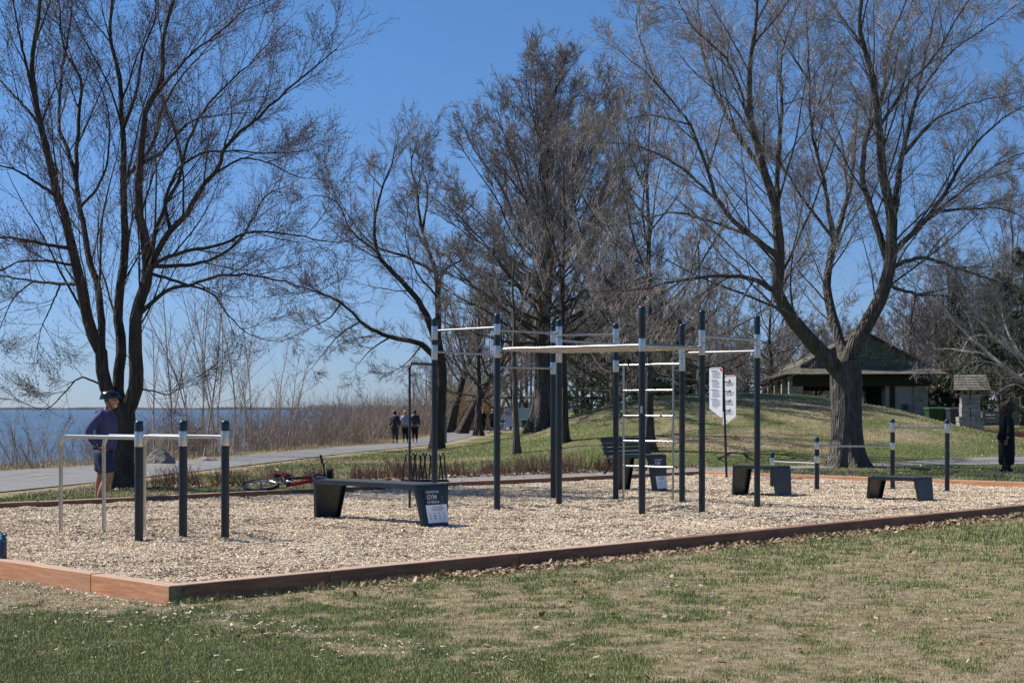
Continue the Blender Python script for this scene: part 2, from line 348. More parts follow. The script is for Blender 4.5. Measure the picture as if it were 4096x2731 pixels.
fe = [hit(a, b)[:2] for a, b in ((366, 479.5), (446, 476), (515, 472.8), (575, 470.2), (650, 468.6), (714, 467.6), (760, 466.9), (800, 466.0), (879, 462.9), (948, 459), (1024, 456.9), (1110, 455.5))]
ne = [uvw(9.6, PW + .08)[:2], uvw(12.9, PW + .08)[:2], uvw(16, PW + .08)[:2], uvw(18.6, PW + .08)[:2], uvw(PL, PW + .1)[:2]] + [hit(a, b)[:2] for a, b in ((740, 470.2), (782, 469.6), (830, 468.2), (879, 466.1), (948, 465.0), (1024, 464.2), (1110, 463))]
f1_, _, _ = strip('path', fe, ne, M['asph2'], 140, up=0.02); tag(f1_, kind='structure')
# playground bed
SC = [(-4.17, 17.1, 1), (-3.73, 17.35, 1), (-3.29, 17.55, 1), (-5.32, 18.04, .7), (-4.87, 18.26, .7), (-4.47, 18.6, .7), (-1.2, 23.7, 1), (-.22, 22.7, 1), (-.25, 24.9, 1), (.69, 25.6, 1), (.73, 23.75, 1), (1.71, 25.2, 1), (1.81, 21.3, 1), (2.69, 24.2, 1), (2.75, 22.15, 1), (3.75, 23.4, 1), (5.66, 28.4, 1), (6.98, 28.06, 1), (7.85, 27.6, 1), (-1.54, 23.1, .7),
      (.3, 22.4, 2), (1.3, 22.3, 2), (2.2, 22.0, 2), (2.2, 23.6, 2), (-4.2, 18.2, 2), (-3.7, 18.4, 1.6), (-4.9, 17.6, 1.6), (-1.9, 19.2, 1.8), (5.3, 27.9, 1.6), (6.9, 27.0, 1.6), (-.5, 21.5, 1.5), (-7, 20, 1.5)]
def scuff(X, Y):
    z = 0 * X
    for (a, b, k) in SC: d = np.hypot((X - a), (Y - b)); z = z - .020 * k * np.exp(-(d / (.20 * k)) ** 2) + .012 * k * np.exp(-((d - .42 * k) / (.15 * k)) ** 2)
    return z
def bedz(X, Y):
    return scuff(X, Y) + (vnoise(X, Y, 0.8, 40, 3) - 0.5) * 0.05 + (vnoise(X, Y, 4.5, 41, 2) - 0.5) * 0.045
uu = np.arange(0.07, PL - 0.02, 0.12); vvv = np.arange(0.07, PW - 0.02, 0.12)
Vb, Qb = grid(uu, vvv, lambda a, b: 0 * a)
Pb = A0[None] + Vb[:, :1] * U[None] + Vb[:, 1:2] * Vv[None]
Vb = np.stack([Pb[:, 0], Pb[:, 1], bedz(Pb[:, 0], Pb[:, 1]) - 0.005], 1)
t = NT('chip_bed'); v = t.coord((1, 1, 1)); vo = t.n('ShaderNodeTexVoronoi'); vo.inputs['Scale'].default_value = 38; t.l(t.coord((1, 1.0, 1)), vo.inputs['Vector'])
sx = t.n('ShaderNodeSeparateColor'); t.l(vo.outputs['Color'], sx.inputs[0])
c = t.ramp(sx.outputs[0], [(0.0, (0.16, 0.115, 0.08)), (0.35, (0.36, 0.28, 0.20)), (0.7, (0.50, 0.42, 0.32)), (1.0, (0.64, 0.57, 0.48))])
c = t.mix(1.0, c, t.ramp(t.noise(0.7, 4, v), [(0.35, (0.8, 0.78, 0.76)), (0.7, (1.05, 1.02, 1.0))]), 'MULTIPLY')
t.l(c, t.b.inputs['Base Color']); t.b.inputs['Roughness'].default_value = 0.95; t.bump(sx.outputs[0], 1.0, 0.02)
g = MB(); g.add(Vb, Qb); o = g.build('playground_surface', t.m, smooth=True); tag(o, kind='structure')
# water, far shores
t = NT('lake_water'); a = t.noise(1.0, 6, t.coord((1.1, 0.34, 1)), 0.66); b = t.noise(1.0, 5, t.coord((.16, .045, 1)), 0.6); c3 = t.noise(3.2, 4, t.coord((1, .5, 1)), 0.6)
t.b.inputs['Roughness'].default_value = 0.22; t.b.inputs['IOR'].default_value = 1.33; t.b.inputs['Specular IOR Level'].default_value = 0.5
m1 = t.n('ShaderNodeMath', operation='MULTIPLY_ADD'); t.l(b, m1.inputs[0]); m1.inputs[1].default_value = .55; 
m2 = t.n('ShaderNodeMath', operation='MULTIPLY'); t.l(a, m2.inputs[0]); m2.inputs[1].default_value = .55; t.l(m2.outputs[0], m1.inputs[2])
t.l(t.ramp(m1.outputs[0], [(0.42, (0.008, 0.020, 0.038)), (0.66, (0.085, 0.110, 0.140))]), t.b.inputs['Base Color'])  # wave reflections painted in as light and dark streaks of base colour
b1 = t.n('ShaderNodeBump'); b1.inputs['Strength'].default_value = 1.0; b1.inputs['Distance'].default_value = 1.1; t.l(m1.outputs[0], b1.inputs['Height'])
b2 = t.n('ShaderNodeBump'); b2.inputs['Strength'].default_value = 1.0; b2.inputs['Distance'].default_value = 0.12; t.l(c3, b2.inputs['Height'])
t.l(b1.outputs[0], b2.inputs['Normal']); t.l(b2.outputs[0], t.b.inputs['Normal'])
g = MB(); g.add([(-7000, -100, -1.1), (3000, -100, -1.1), (3000, 9000, -1.1), (-7000, 9000, -1.1)], [(0, 1, 2, 3)])
tag(g.build('water', t.m), kind='structure')
def shore(name, x0, x1, y, h, n, m, seed):
    g = MB(); x = np.linspace(x0, x1, n); hh = h * (0.6 + 0.7 * vnoise(x, 0 * x, 6.0 / abs(x1 - x0) * 6, seed, 4)) * sst(x, x0, x0 + (x1 - x0) * .1) ; z0 = -1.5
    rows = [(0, z0, 0), (6, None, .7), (h * 4, None, 1.0), (h * 12, z0, 0)]
    V = []
    for dy, zz, k in rows: V.append(np.stack([x, np.full(n, y + dy), z0 + hh * k], 1))
    V = np.concatenate(V); q = []
    i = np.arange(n - 1)
    for r in range(3): q.append(np.stack([r * n + i, r * n + i + 1, (r + 1) * n + i + 1, (r + 1) * n + i], 1))
    g.add(V, np.concatenate(q)); return tag(g.build(name, m), kind='structure')
M['farwood'] = mat('wooded_shore', (0.075, 0.088, 0.10), 0.95, var=0.3, scale=0.01)
shore('distant_shore', -2600, 700, 5200, 10, 500, M['farwood'], 60)
shore('headland', -175, 60, 1150, 6.5, 200, M['farwood'], 61)

# ------------------------------------------------------------------ scatter: chips, grass, leaves
def quadcloud(P, ang, L, W, tilt, roll, arch=None):
    """N flat quads with centre P, heading ang, tilt along length, roll about it."""
    d = np.stack([np.cos(ang) * np.cos(tilt), np.sin(ang) * np.cos(tilt), np.sin(tilt)], 1)
    s = np.stack([-np.sin(ang) * np.cos(roll), np.cos(ang) * np.cos(roll), np.sin(roll)], 1)
    l = d * (L / 2)[:, None]; w = s * (W / 2)[:, None]
    V = np.stack([P - l - w, P + l - w * .7, P + l * .9 + w, P - l * 1.05 + w * .8], 1).reshape(-1, 3)
    return V, (np.arange(len(P)) * 4)[:, None] + np.arange(4)[None]
def chipboxes(P, ang, L, W, T, tilt, roll):
    d = np.stack([np.cos(ang) * np.cos(tilt), np.sin(ang) * np.cos(tilt), np.sin(tilt)], 1)
    s = np.stack([-np.sin(ang) * np.cos(roll), np.cos(ang) * np.cos(roll), np.sin(roll)], 1); n = nrm(np.cross(d, s))
    l = d * (L / 2)[:, None]; w = s * (W / 2)[:, None]; h = n * T[:, None]
    V = np.stack([P - l - w, P + l - w * .6, P + l * .85 + w * .8, P - l * 1.05 + w * .8, P - l * .9 - w * .8 + h, P + l * .9 - w * .4 + h, P + l * .75 + w * .6 + h, P - l * .9 + w * .6 + h], 1).reshape(-1, 3)
    F_ = np.array([(4, 5, 6, 7), (0, 1, 5, 4), (1, 2, 6, 5), (2, 3, 7, 6), (3, 0, 4, 7)])
    return V, ((np.arange(len(P)) * 8)[:, None, None] + F_[None]).reshape(-1, 4)
chipm = [mat('chip_pale', (0.76, 0.655, 0.505), 0.9, var=0.15, scale=4), mat('chip_tan', (0.66, 0.535, 0.375), 0.9, var=0.2, scale=4),
         mat('chip_brown', (0.48, 0.355, 0.235), 0.9, var=0.25, scale=4), mat('chip_grey', (0.58, 0.51, 0.43), 0.9, var=0.2, scale=4), mat('chip_dark', (0.12, 0.075, 0.05), 0.9, var=0.2, scale=4)]
def multi(g, V, Q, per, mi):
    # V verts, Q quads with 'per' faces per piece; mi material per piece
    s = np.repeat(mi, per)
    for k in np.unique(mi): g.Fq.append(Q[s == k] + g.n); g.mi.append(np.full(int((s == k).sum()), k))
    g.V.append(V); g.n += len(V)
def inview(x, y, m=1.0): return np.abs(x) < 0.345 * y + m
g = MB()
N = 430000; u = RNG.random(N) * (PL - .16) + .08; w = RNG.random(N) * (PW - .16) + .08
P = A0[None] + u[:, None] * U + w[:, None] * Vv; dist = P[:, 1]
keep = inview(P[:, 0], P[:, 1], 1.2) & (RNG.random(N) < np.clip(1.25 - (dist - 12) / 26, 0.35, 1)); P = P[keep]; n = len(P)
big = 1 + 0.35 * np.clip((P[:, 1] - 16) / 16, 0, 1)
L = (0.015 + 0.034 * RNG.random(n) ** 1.8) * big; W = L * (0.22 + 0.3 * RNG.random(n)); T = 0.003 + 0.004 * RNG.random(n)
Z = bedz(P[:, 0], P[:, 1]) + 0.002 + 0.014 * RNG.random(n)
Vc, Qc = chipboxes(np.stack([P[:, 0], P[:, 1], Z], 1), RNG.random(n) * 6.283, L, W, T, RNG.normal(0, .28, n), RNG.normal(0, .35, n))
pn = vnoise(P[:, 0], P[:, 1], 1.3, 50, 3)
pn2 = vnoise(P[:, 0], P[:, 1], 6.0, 51, 2); r_ = RNG.random(n) + 9.0 * np.clip(-scuff(P[:, 0], P[:, 1]) - .008, 0, .04) + (pn - .5) * .7 + .55 * sst(pn2, .68, .80)
mi = np.select([r_ < .26, r_ < .60, r_ < .80, r_ < .95], [0, 1, 2, 3], 4)
multi(g, Vc, Qc, 5, mi); tag(g.build('wood_chips', chipm), 'pale tan wood chips covering the exercise area inside the timber edging', 'wood chips', kind='stuff')
# spilled chips outside the near corner
g = MB(); N = 26000; x = RNG.uniform(-6.5, 3.5, N); y = RNG.uniform(9.2, 16, N); N = N
du = (x - A0[0]) * U[0] + (y - A0[1]) * U[1]; dv = (x - A0[0]) * Vv[0] + (y - A0[1]) * Vv[1]
o1 = (du < -0.17) | (dv < -0.17); dd = np.where(du < -0.17, -du - .1, 1.8 * (-dv) + .75 + 0.3 * du.clip(0, 9)) + .25 * (-dv).clip(0, 9)
pr = np.exp(-np.clip(dd, 0, 9) / 0.55) * 1.1 + 0.012
keep = o1 & (RNG.random(N) < pr * (0.5 + vnoise(x, y, 1.5, 70, 3))); x, y = x[keep], y[keep]; n = len(x)
L = 0.014 + 0.032 * RNG.random(n) ** 2.2; W = L * (.25 + .3 * RNG.random(n))
Vc, Qc = chipboxes(np.stack([x, y, zter(x, y) + .012 + .02 * RNG.random(n)], 1), RNG.random(n) * 6.283, L, W, np.full(n, .004), RNG.normal(0, .25, n), RNG.normal(0, .3, n))
multi(g, Vc, Qc, 5, RNG.choice([0, 1, 3, 2], n, p=[.15, .40, .25, .20])); tag(g.build('spilled_wood_chips', chipm), 'scattered pale wood chips spilled on the grass outside the near timber corner', 'wood chips', kind='stuff')
# grass blades
gm = [mat('blade_green', (0.235, 0.275, 0.095), 0.75, var=.25, scale=3, spec=.2), mat('blade_light', (0.38, 0.38, 0.19), 0.75, var=.2, scale=3, spec=.2), mat('blade_dark', (0.155, 0.195, 0.065), 0.75, var=.2, spec=.2), mat('blade_straw', (0.40, 0.33, 0.19), 0.85, var=.25, scale=3, spec=.2), mat('blade_pale', (0.46, 0.41, 0.30), 0.85, var=.2, spec=.2)]
def blades(x, y, z, h, w, lean, mi, g):
    n = len(x); a = RNG.random(n) * 6.283; P = np.stack([x, y, z], 1); s = np.stack([np.cos(a), np.sin(a), 0 * a], 1) * (w / 2)[:, None]
    ld = RNG.random(n) * 6.283; ln = np.stack([np.cos(ld), np.sin(ld), 0 * a], 1) * lean[:, None]; up = np.stack([0 * a, 0 * a, h], 1)
    mid = P + up * .55 + ln * .35; tip = P + up + ln
    V = np.stack([P - s, P + s, mid + s * .7, mid - s * .7, tip], 1).reshape(-1, 3); b = (np.arange(n) * 5)[:, None]
    g.V.append(V)
    for k in np.unique(mi):
        q = b[mi == k]; g.Fq.append(q + np.array([[0, 1, 2, 3]]) + g.n); g.mi.append(np.full(len(q), k)); g.Fq.append(q + np.array([[3, 2, 4]]) + g.n); g.mi.append(np.full(len(q), k))
    g.n += len(V)
def outside(x, y, m=0.1):
    du = (x - A0[0]) * U[0] + (y - A0[1]) * U[1]; dv = (x - A0[0]) * Vv[0] + (y - A0[1]) * Vv[1]
    return (du < -m) | (dv < -m) | (du > PL + m) | (dv > PW + m)
g = MB(); N = 1300000; y = 7.6 + 17 * RNG.random(N) ** 1.25; x = (RNG.random(N) * 2 - 1) * (0.345 * y + .8)
keep = outside(x, y, .12) & ((x - A0[0]) * Vv[0] + (y - A0[1]) * Vv[1] < 3); keep &= RNG.random(N) < np.clip(.75 * (10 / y), .2, 1)
x, y = x[keep], y[keep]; gg = green(x, y) + RNG.normal(0, .24, len(x)); keep = RNG.random(len(x)) < np.clip(.18 + gg * 1.1, 0.30, 1); x, y, gg = x[keep], y[keep], gg[keep]; n = len(x)
sc = np.clip(y / 11, .9, 1.7); r_ = RNG.random(n)
mi = np.where(gg > .5, np.select([r_ < .32, r_ < .56, r_ < .64], [0, 1, 2], 3), np.select([r_ < .14, r_ < .26, r_ < .30, r_ < .76], [0, 1, 2, 3], 4))
h = np.where(mi >= 3, .010, .020) * (0.5 + 1.0 * RNG.random(n)) * sc * (0.75 + .6 * np.clip(gg, 0, 1))
blades(x, y, zter(x, y) - .002, h, .0045 * sc * (0.7 + .6 * RNG.random(n)), np.where(mi >= 3, .028, .016) * sc * RNG.random(n), mi, g)
# taller blades against the near timbers
N = 9000; u = RNG.random(N) * 18 - .2; w = -0.15 - np.abs(RNG.normal(0, .10, N)); P = A0 + u[:, None] * U + w[:, None] * Vv; cl_ = vnoise(u, 0 * u, 1.6, 80, 3); k_ = RNG.random(N) < np.clip((cl_ - .42) * 5 + .5 * (u < 2.2), .05, 1); P = P[k_]; n = len(P)
blades(P[:, 0], P[:, 1], zter(P[:, 0], P[:, 1]), .03 + .055 * RNG.random(n), np.full(n, .007), .05 * RNG.random(n), RNG.choice([0, 1, 2, 3], n, p=[.45, .15, .3, .1]), g)
tag(g.build('grass', gm), 'thin patchy lawn grass, green and straw coloured, in front of the timber edging', 'grass', kind='stuff')
# mid grass beyond the bed
g = MB(); N = 330000; y = 24 + 42 * RNG.random(N) ** 1.4; x = (RNG.random(N) * 2 - 1) * (.345 * y + 1)
k_ = outside(x, y, .15) & (x > np.interp(y, RE[:, 1], RE[:, 0]) + .25 + 1.5 * vnoise(x, y, .45, 4, 3) ** 1.5 * (.4 + RNG.random(N))); x, y = x[k_], y[k_]
def onpath2(x, y):
    F_ = np.array(sorted(fe)); N_ = np.array(sorted(ne)); return (y < np.interp(x, F_[:, 0], F_[:, 1]) + .05) & (y > np.interp(x, N_[:, 0], N_[:, 1]) - .05) & (x > F_[0, 0])
k_ = ~onpath2(x, y); x, y = x[k_], y[k_]; n = len(x); gm_ = np.clip(0.62 + (vnoise(x, y, .45, 21, 4) - .5) * 1.6, 0, 1); gm_ = gm_ - .25 * np.exp(-((x - 8.2) / 4.5) ** 2 - ((y - 50.5) / 5) ** 2); r_ = RNG.random(n)
mi = np.where(RNG.random(n) < gm_ + .1, np.select([r_ < .5, r_ < .72], [0, 1], 2), np.where(r_ < .7, 3, 4))
blades(x, y, hz(x, y) - .01, .03 + .03 * RNG.random(n), np.full(n, .015), .05 * RNG.random(n), mi, g)
tag(g.build('far_grass', gm), 'green lawn grass on the verge and mound beyond the exercise area', 'grass', kind='stuff')
# fallen leaves
lm = [mat('leaf_tan', (0.30, 0.195, 0.12), 0.85, var=.3, scale=3), mat('leaf_brown', (0.17, 0.10, 0.06), 0.85, var=.3, scale=3), mat('leaf_pale', (0.40, 0.31, 0.22), 0.85, var=.2, scale=3)]
g = MB()
def leaves(x, y, z, s, g):
    n = len(x); a = RNG.random(n) * 6.283; ti = RNG.normal(0, .5, n); k = np.arange(7) * 2 * math.pi / 7; rr = s[:, None] * (0.55 + .5 * RNG.random((n, 7)))
    X = rr * np.cos(k); Y = rr * np.sin(k) * .8; Zc = (X ** 2 / s[:, None]) * RNG.uniform(-.2, .9, n)[:, None] + Y * ti[:, None]
    ca, sa = np.cos(a)[:, None], np.sin(a)[:, None]; V = np.stack([x[:, None] + X * ca - Y * sa, y[:, None] + X * sa + Y * ca, z[:, None] + Zc - Zc.min(1, keepdims=True) + .004], 2).reshape(-1, 3)
    mi = RNG.choice([0, 1, 2], n, p=[.45, .3, .25]); b = (np.arange(n) * 7)[:, None] + np.arange(7)[None]; g.V.append(V)
    for q in (0, 1, 2): g.Fq.append(b[mi == q] + g.n); g.mi.append(np.full(int((mi == q).sum()), q))
    g.n += len(V)
N = 9000; u = RNG.random(N) ** .8 * 19; w = -.16 - np.abs(RNG.normal(0, .22, N)) ** 1.1; P = A0 + u[:, None] * U + w[:, None] * Vv
k_ = RNG.random(N) < np.clip((u - .8) / 3, .03, 1) * (0.4 + vnoise(u, w, .9, 81, 3)); P = P[k_]
leaves(P[:, 0], P[:, 1], zter(P[:, 0], P[:, 1]) + .02 * RNG.random(len(P)), .014 + .022 * RNG.random(len(P)), g)
x = RNG.uniform(-7, 9, 900); y = RNG.uniform(8, 19, 900); k_ = outside(x, y, .2) & inview(x, y); x, y = x[k_], y[k_]; leaves(x, y, zter(x, y) + .012, .012 + .022 * RNG.random(len(x)), g)
y = 32 + 34 * RNG.random(9000); x = RNG.uniform(-8, 22, 9000); k_ = (x > np.interp(y, RE[:, 1], RE[:, 0]) + .5) & outside(x, y); x, y = x[k_], y[k_]; leaves(x, y, hz(x, y) + .02, .012 + .022 * RNG.random(len(x)), g)
pc = np.array([(-3.6, 33.3), (-1.5, 34.3), (1.5, 37.3), (5.0, 40.4)]); N = 4000; xx = RNG.uniform(-7.5, 5, N); yy = np.interp(xx, [-7.5, -3.6, -1.5, 1.5, 5], [28.6, 32.2, 34.5, 37.5, 40.6]) + np.abs(RNG.normal(0, .35, N)); leaves(xx, yy, hz(xx, yy) + .02, .018 + .03 * RNG.random(N), g)
tag(g.build('fallen_leaves', lm), 'dry brown fallen leaves drifted along the timber edging and over the lawns', 'leaves', kind='stuff')
# straw bank along the shore
g = MB(); N = 60000; y = 20 + 120 * RNG.random(N) ** 1.6; off = RNG.random(N) ** 1.3 * 3.2; x = np.interp(y, LE[:, 1], LE[:, 0]) - off - .05; n = N
k_ = vnoise(x, y, .6, 90, 3)
hh = (.06 + .42 * RNG.random(n) ** 2 * np.clip((k_ - .3) * 2.5, .1, 1)) * np.clip(off / 1.3, .25, 1)
blades(x, y, hz(x, y) - .01, hh, .008 + .012 * RNG.random(n), .35 * RNG.random(n) * hh / .3, RNG.choice([0, 3, 4], n, p=[.08, .55, .37]), g)
tag(g.build('straw_grass', gm), 'dry straw coloured grass on the lake bank beside the bike path', 'dry grass', kind='stuff')

# ------------------------------------------------------------------ timber edging
t = NT('cedar_side'); v = t.coord((0.5, 7, 7)); f = t.noise(5, 6, v, .65); f2 = t.noise(1.2, 3, t.coord((0.4, 1, 1)))
c = t.mix(t.ramp(f2, [(.4, (0, 0, 0)), (.65, (.5, .5, .5))]), t.ramp(f, [(.3, (.34, .145, .070)), (.55, (.56, .255, .125)), (.75, (.68, .36, .20))]), (.40, .27, .19))
t.l(c, t.b.inputs['Base Color']); t.b.inputs['Roughness'].default_value = .8; t.bump(f, .5, .006); M['cedar'] = t.m
t = NT('cedar_top'); v = t.coord((0.5, 7, 7)); f = t.noise(6, 6, v, .7); t.l(t.ramp(f, [(.3, (.26, .16, .11)), (.55, (.40, .27, .20)), (.75, (.50, .38, .31))]), t.b.inputs['Base Color']); t.b.inputs['Roughness'].default_value = .85; t.bump(f, .5, .006); M['cedartop'] = t.m
M['mossend'] = mat('mossy_end', (.16, .15, .085), .9, var=.6, scale=30, bump=.5)
for nm_, k_ in (('cedar_brown_shade', .85), ('cedarmid', .75)):  # browner cedars, with the long sides' shade also darkened into the colour
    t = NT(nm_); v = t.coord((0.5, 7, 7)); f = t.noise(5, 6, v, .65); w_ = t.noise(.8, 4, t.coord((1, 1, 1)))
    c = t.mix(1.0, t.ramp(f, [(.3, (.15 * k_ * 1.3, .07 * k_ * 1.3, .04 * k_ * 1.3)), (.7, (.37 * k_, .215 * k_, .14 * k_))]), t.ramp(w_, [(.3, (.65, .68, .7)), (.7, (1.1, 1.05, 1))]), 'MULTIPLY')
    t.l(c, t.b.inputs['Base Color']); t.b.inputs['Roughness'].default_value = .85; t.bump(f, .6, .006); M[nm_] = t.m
edge = thing('timber_edging', 'low reddish brown timber edging framing the wood chip exercise area', 'timber edging', (A0[0], A0[1], 0))
def timber(u0, v0, u1, v1, endm=False, sidem='cedar', topm='cedartop'):
    p0 = np.array(uvw(u0, v0)); p1 = np.array(uvw(u1, v1)); L = np.linalg.norm(p1 - p0) - 0.004; c = (p0 + p1) / 2 - np.array([A0[0], A0[1], 0])
    bm = bmesh.new(); bmesh.ops.create_cube(bm, size=1)
    jx = random.uniform(-.004, .004); hgt = .19 + random.uniform(-.006, .006)
    for vtx in bm.verts: vtx.co = Vector((vtx.co.x * L, vtx.co.y * .14, vtx.co.z * hgt))
    bmesh.ops.bevel(bm, geom=bm.edges[:], offset=.006, segments=1, affect='EDGES')
    me = bpy.data.meshes.new('timber'); bm.normal_update()
    for f_ in bm.faces:
        f_.material_index = 1 if f_.normal.z > .5 else (2 if (endm and abs(f_.normal.x) > .5) else 0)
    bm.to_mesh(me); bm.free(); me.materials.append(M[sidem]); me.materials.append(M[topm]); me.materials.append(M['mossend'])
    o = bpy.data.objects.new('timber', me); COL.objects.link(o); o.parent = edge
    o.location = (c[0], c[1], .09 - .095 + jx); o.rotation_euler = (0, random.uniform(-.001, .001), math.atan2(p1[1] - p0[1], p1[0] - p0[0]))
us = [0.07, 1.55, 3.9, 6.2, 8.7, 11.1, 13.5, 16, 18.4, PL + .07]
for a, b in zip(us[:-1], us[1:]): timber(a, 0, b, 0, a < .1, 'cedar_brown_shade', 'cedartop' if a < 4 else 'cedarmid')
us2 = [-.07, 2.3, 4.7, 7.1, 9.5, 11.9, 14.3, 16.7, 19.1, PL + .07]
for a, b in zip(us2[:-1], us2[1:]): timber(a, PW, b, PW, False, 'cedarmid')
for a, b in zip([-.07, 1.15, 3.6, 6.1, 8.6], [1.15, 3.6, 6.1, 8.6, PW - .075]): timber(0, a, 0, b, a < 0)
for a, b in zip([.075, 2.4, 4.8, 7.2, 9.3], [2.4, 4.8, 7.2, 9.3, PW - .075]): timber(PL, a, PL, b)

# ------------------------------------------------------------------ gym equipment
def cyl(p0, p1, r, name, m, parent, sides=20, smooth=True):
    g = MB(); g.tube([p0, p1], r, sides); o = g.build(name, m, parent, smooth=False)
    if smooth: shade(o)
    return o
def shade(o):
    me = o.data
    for p in me.polygons: p.use_smooth = len(p.vertices) <= 4
def pipe(pts, r, name, m, parent, sides=12):
    g = MB(); g.tube(pts, r, sides); o = g.build(name, m, parent); shade(o); return o
def post(par, x, y, top, sleeves, r=.047, joints=(), x0=0, y0=0, name='post'):
    """x,y world; par origin x0,y0"""
    p = (x - x0, y - y0)
    g = MB(); g.lathe([(r, -.1), (r, top - .16)], (p[0], p[1], 0), 24)
    o = g.build(name, M['navy'], par); shade(o)
    g = MB(); g.lathe([(r + .0015, top - .16), (r + .0015, top - .03), (r * .93, top - .012), (r * .7, top - .002), (0.001, top)], (p[0], p[1], 0), 24); c = g.build('cap', M['cap'], o); shade(c)
    for a, b in sleeves:
        g = MB(); g.lathe([(r + .002, a), (r + .003, a + .004), (r + .003, b - .004), (r + .002, b)], (p[0], p[1], 0), 24); c = g.build('sleeve', M['alu'], o); shade(c)
    for z in joints:
        g = MB(); g.lathe([(r + .0016, z - .006), (r + .0016, z + .006)], (p[0], p[1], 0), 24); c = g.build('joint_ring', M['cap'], o); shade(c)
    return o
def bz(zoomy, D):  # z from 1024-scale py
    return CH - (zoomy - HY) / F * D
# three low bars on the left
sets = [((-4.17, 17.1), (-5.32, 18.04), 'leftmost of the three low steel bars, its post nearest the camera'), ((-3.73, 17.35), (-4.87, 18.26), 'middle one of the three low steel bars behind the water bottle'), ((-3.29, 17.55), (-4.47, 18.6), 'rightmost of the three low steel bars, nearest the long gym bench')]
for (p, q, lb) in sets:
    th = thing('parallel_bar', lb, 'exercise bar', (p[0], p[1], 0), 0, 'low parallel bars with dark posts')
    post(th, p[0], p[1], 1.37, [(1.08, 1.25)], x0=p[0], y0=p[1], joints=(.72,))
    d = np.array([q[0] - p[0], q[1] - p[1]]); Ld = np.linalg.norm(d); d = d / Ld; z = 1.18; R_ = .13; pts = [(0, 0, z), (d[0] * (Ld - R_), d[1] * (Ld - R_), z)]
    for k in range(1, 9):
        a = k / 8 * math.pi / 2; s = Ld - R_ + R_ * math.sin(a); pts.append((d[0] * s, d[1] * s, z - R_ + R_ * math.cos(a)))
    pts.append((d[0] * Ld, d[1] * Ld, -.1)); g = MB(); # tube with stable frame
    g2 = pts; pipe(g2, .0235, 'bar', M['steel'], th, 14)
# climbing rig
RX, RY = 1.5, 23.5
rig = thing('climbing_frame', 'tall dark post climbing frame with steel bars and ladders in the middle of the chips', 'climbing frame', (RX, RY, 0))
PP = dict(a=(-1.20, 23.7), b=(-.22, 22.7), j=(-.25, 24.9), c=(.69, 25.6), d=(.73, 23.75), e=(1.71, 25.2), f=(1.81, 21.3), g=(2.69, 24.2), h=(2.75, 22.15), i=(3.75, 23.4))
SL = dict(a=[(2.57, 2.78), (2.26, 2.49)], b=[(2.60, 2.76), (2.26, 2.44)], j=[(2.27, 2.50), (2.05, 2.26)], c=[(2.61, 2.80), (2.08, 2.28)], d=[(2.62, 2.78), (2.22, 2.61)],
          e=[(2.66, 2.82), (2.46, 2.655), (2.11, 2.30)], f=[(2.30, 2.48)], g=[(2.30, 2.45), (2.10, 2.295)], h=[(2.46, 2.64), (2.28, 2.455)], i=[(2.46, 2.64), (2.28, 2.455)])
TOP = dict(a=2.91, b=2.91, j=2.60, c=2.90, d=2.89, e=2.91, f=2.93, g=2.84, h=2.93, i=2.93)
for k, (x, y) in PP.items(): post(rig, x, y, TOP[k], SL[k], x0=RX, y0=RY, joints=(1.98,), r=.047 if k != 'f' else .048)
def rb(k1, k2, z, r=.0175, name='bar'):
    a, b = PP[k1], PP[k2]; return cyl((a[0] - RX, a[1] - RY, z), (b[0] - RX, b[1] - RY, z), r, name, M['steel'], rig, 14)
rb('a', 'b', 2.71); rb('a', 'j', 2.385); rb('j', 'c', 2.18); rb('b', 'd', 2.67); rb('d', 'e', 2.565); rb('c', 'e', 2.73); rb('g', 'i', 2.385); rb('h', 'i', 2.555)
lad = rb('b', 'f', 2.385, .024, 'ladder_rail'); rb('d', 'h', 2.385, .024, 'ladder_rail'); rb('b', 'd', 2.385, .024, 'ladder_rail'); rb('f', 'h', 2.385, .024, 'ladder_rail')
for k in range(1, 9):
    s = k / 9; a = np.array(PP['b']) * (1 - s) + np.array(PP['f']) * s; b = np.array(PP['d']) * (1 - s) + np.array(PP['h']) * s
    cyl((a[0] - RX, a[1] - RY, 2.375), (b[0] - RX, b[1] - RY, 2.375), .019, 'rung', M['steel'], rig, 12)
# wall ladder hanging between e and g
rb('e', 'g', 2.215, .0175, 'ladder_top_bar')
a = np.array(PP['e']); b = np.array(PP['g']); wl = [a * (1 - s) + b * s for s in (.12, .87)]
for q in wl: cyl((q[0] - RX, q[1] - RY, -.05), (q[0] - RX, q[1] - RY, 2.215), .0175, 'ladder_upright', M['steel'], rig, 12)
for z in (1.80, 1.39, .98, .57): cyl((wl[0][0] - RX, wl[0][1] - RY, z), (wl[1][0] - RX, wl[1][1] - RY, z), .0175, 'ladder_rung', M['steel'], rig, 12)
# dark climbing pole
q = np.array([-1.545, 23.1]); p = np.array(PP['a']); d = q - p; Ld = np.linalg.norm(d); d /= Ld
pts = [(p[0] - RX, p[1] - RY, 2.19)]; R_ = .09
for k in range(0, 8):
    an = k / 7 * math.pi / 2; s = Ld - R_ + R_ * math.sin(an); pts.append((p[0] - RX + d[0] * s, p[1] - RY + d[1] * s, 2.19 - R_ + R_ * math.cos(an)))
pts.append((q[0] - RX, q[1] - RY, -.1)); pipe(pts, .019, 'climbing_pole', M['navy'], rig, 12)
g = MB(); g.box((0, 0, 0), (.03, .004, .10)); o = g.build('scuff_mark', mat('scuff', (.45, .47, .48), .7, var=.5, scale=60), rig); o.location = (PP['f'][0] - RX - .012, PP['f'][1] - RY - .0475, 1.49)
